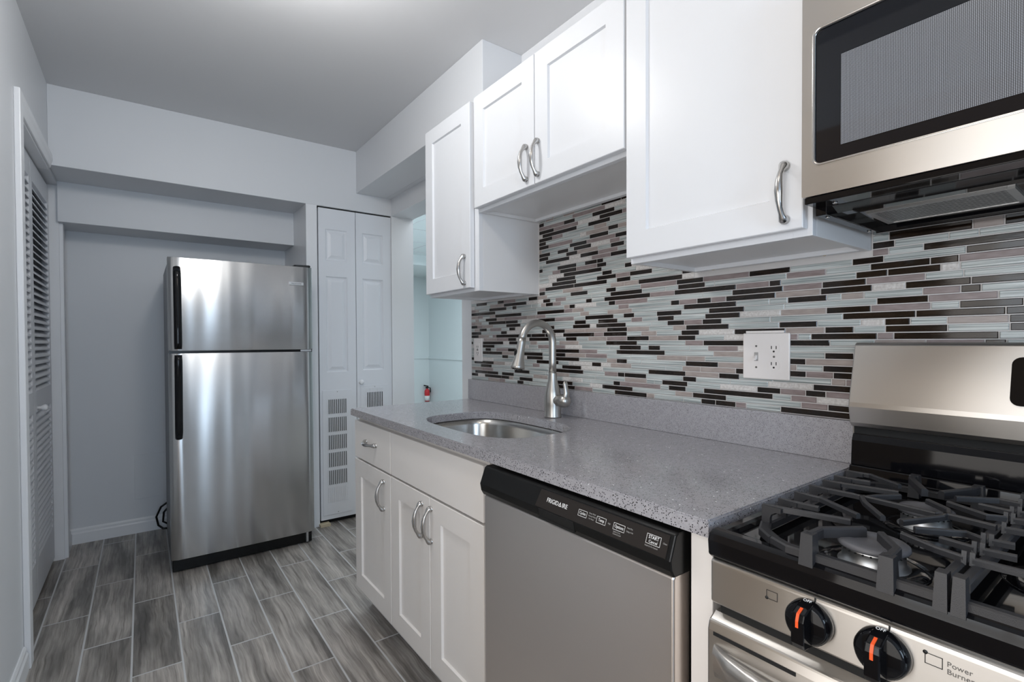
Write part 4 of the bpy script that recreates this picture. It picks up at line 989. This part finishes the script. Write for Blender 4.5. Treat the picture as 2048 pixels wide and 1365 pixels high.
bm = BM(); merge_text(bm, 'FRIGIDAIRE', 0.0112, (-0.662, FY-0.0031, 1.5512), **NEGY, align='CENTER', ext=0.0002, sx=0.98); obj('lettering', bm, M['blackprint'], bdg)
bm = BM(); prism(bm, [(-0.665, FY+0.03), (-0.585, FY+0.012), (-0.576, FY+0.02), (-0.576, FY+0.10), (-0.62, FY+0.14), (-0.665, FY+0.12)], 'Z', 1.657, 1.670); obj('hinge_cover', bm, M['blackplastic'], rf, bevel=0.004)
bm = BM(); bx(bm, -0.64, -0.58, FY+0.006, FY+0.03, 1.1585, 1.1685); obj('hinge', bm, M['alu'], rf)
bm = BM(); bx(bm, -0.612, -0.60, FY+0.034, FY+0.052, 0.012, 0.076); obj('caster_bracket', bm, M['alu'], rf)
bm = BM(); sweep(bm, [(-1.27, 3.86, 0.20), (-1.31, 3.87, 0.17), (-1.335, 3.875, 0.11), (-1.325, 3.875, 0.055), (-1.30, 3.87, 0.03), (-1.27, 3.86, 0.03)], 0.006, 10); sweep(bm, [(-1.27, 3.88, 0.16), (-1.295, 3.885, 0.13), (-1.30, 3.885, 0.07), (-1.27, 3.88, 0.05)], 0.006, 10)
obj('power_cord', bm, M['blackplastic'], rf)

# ------------------------------------------------------------------ fire extinguisher in the next room
fe = thing('fire_extinguisher', 'small red fire extinguisher on the pale blue wall of the next room', 'fire extinguisher', (2.38, 7.44, 0.23))
bm = BM(); lathe(bm, [(0.036, 0), (0.042, 0.01), (0.042, 0.17), (0.034, 0.19), (0.014, 0.205), (0.014, 0.215)], (2.37, 7.44, 0.23), (0, 0, 1), 24); obj('cylinder', bm, M['red'], fe)
bm = BM(); lathe(bm, [(0.0425, 0), (0.0425, 0.08)], (2.37, 7.44, 0.245), (0, 0, 1), 24); obj('label_band', bm, M['white'], fe)
bm = BM(); bx(bm, 2.35, 2.385, 7.425, 7.455, 0.445, 0.475); prism(bm, [(2.31, 0.485), (2.39, 0.475), (2.39, 0.487), (2.315, 0.505)], 'Y', 7.43, 7.45); sweep(bm, [(2.38, 7.44, 0.46), (2.42, 7.43, 0.45), (2.425, 7.43, 0.38)], 0.008, 10); obj('valve', bm, M['blackplastic'], fe)

# ------------------------------------------------------------------ ceiling lights (above the frame)
def fixture(y, label):
    t = thing('ceiling_light', label, 'ceiling light', (-1.05, y, 2.42))
    bm = BM(); lathe(bm, [(0.15, 0), (0.15, 0.02), (0.13, 0.026)], (-1.05, y, ZC-0.026), (0, 0, 1), 32); obj('canopy', bm, M['nickel'], t)
    for i in range(3):
        bm = BM(); a = 2*PI*i/3+0.5; lathe(bm, [(0.02, 0), (0.02, 0.05)], (-1.05+0.1*math.cos(a), y+0.1*math.sin(a), ZC-0.075), (0, 0, 1), 14)
        obj('socket', bm, M['nickel'], t)
fixture(1.58, 'three-socket nickel ceiling light above the sink counter'); fixture(0.31, 'three-socket nickel ceiling light above the stove aisle')
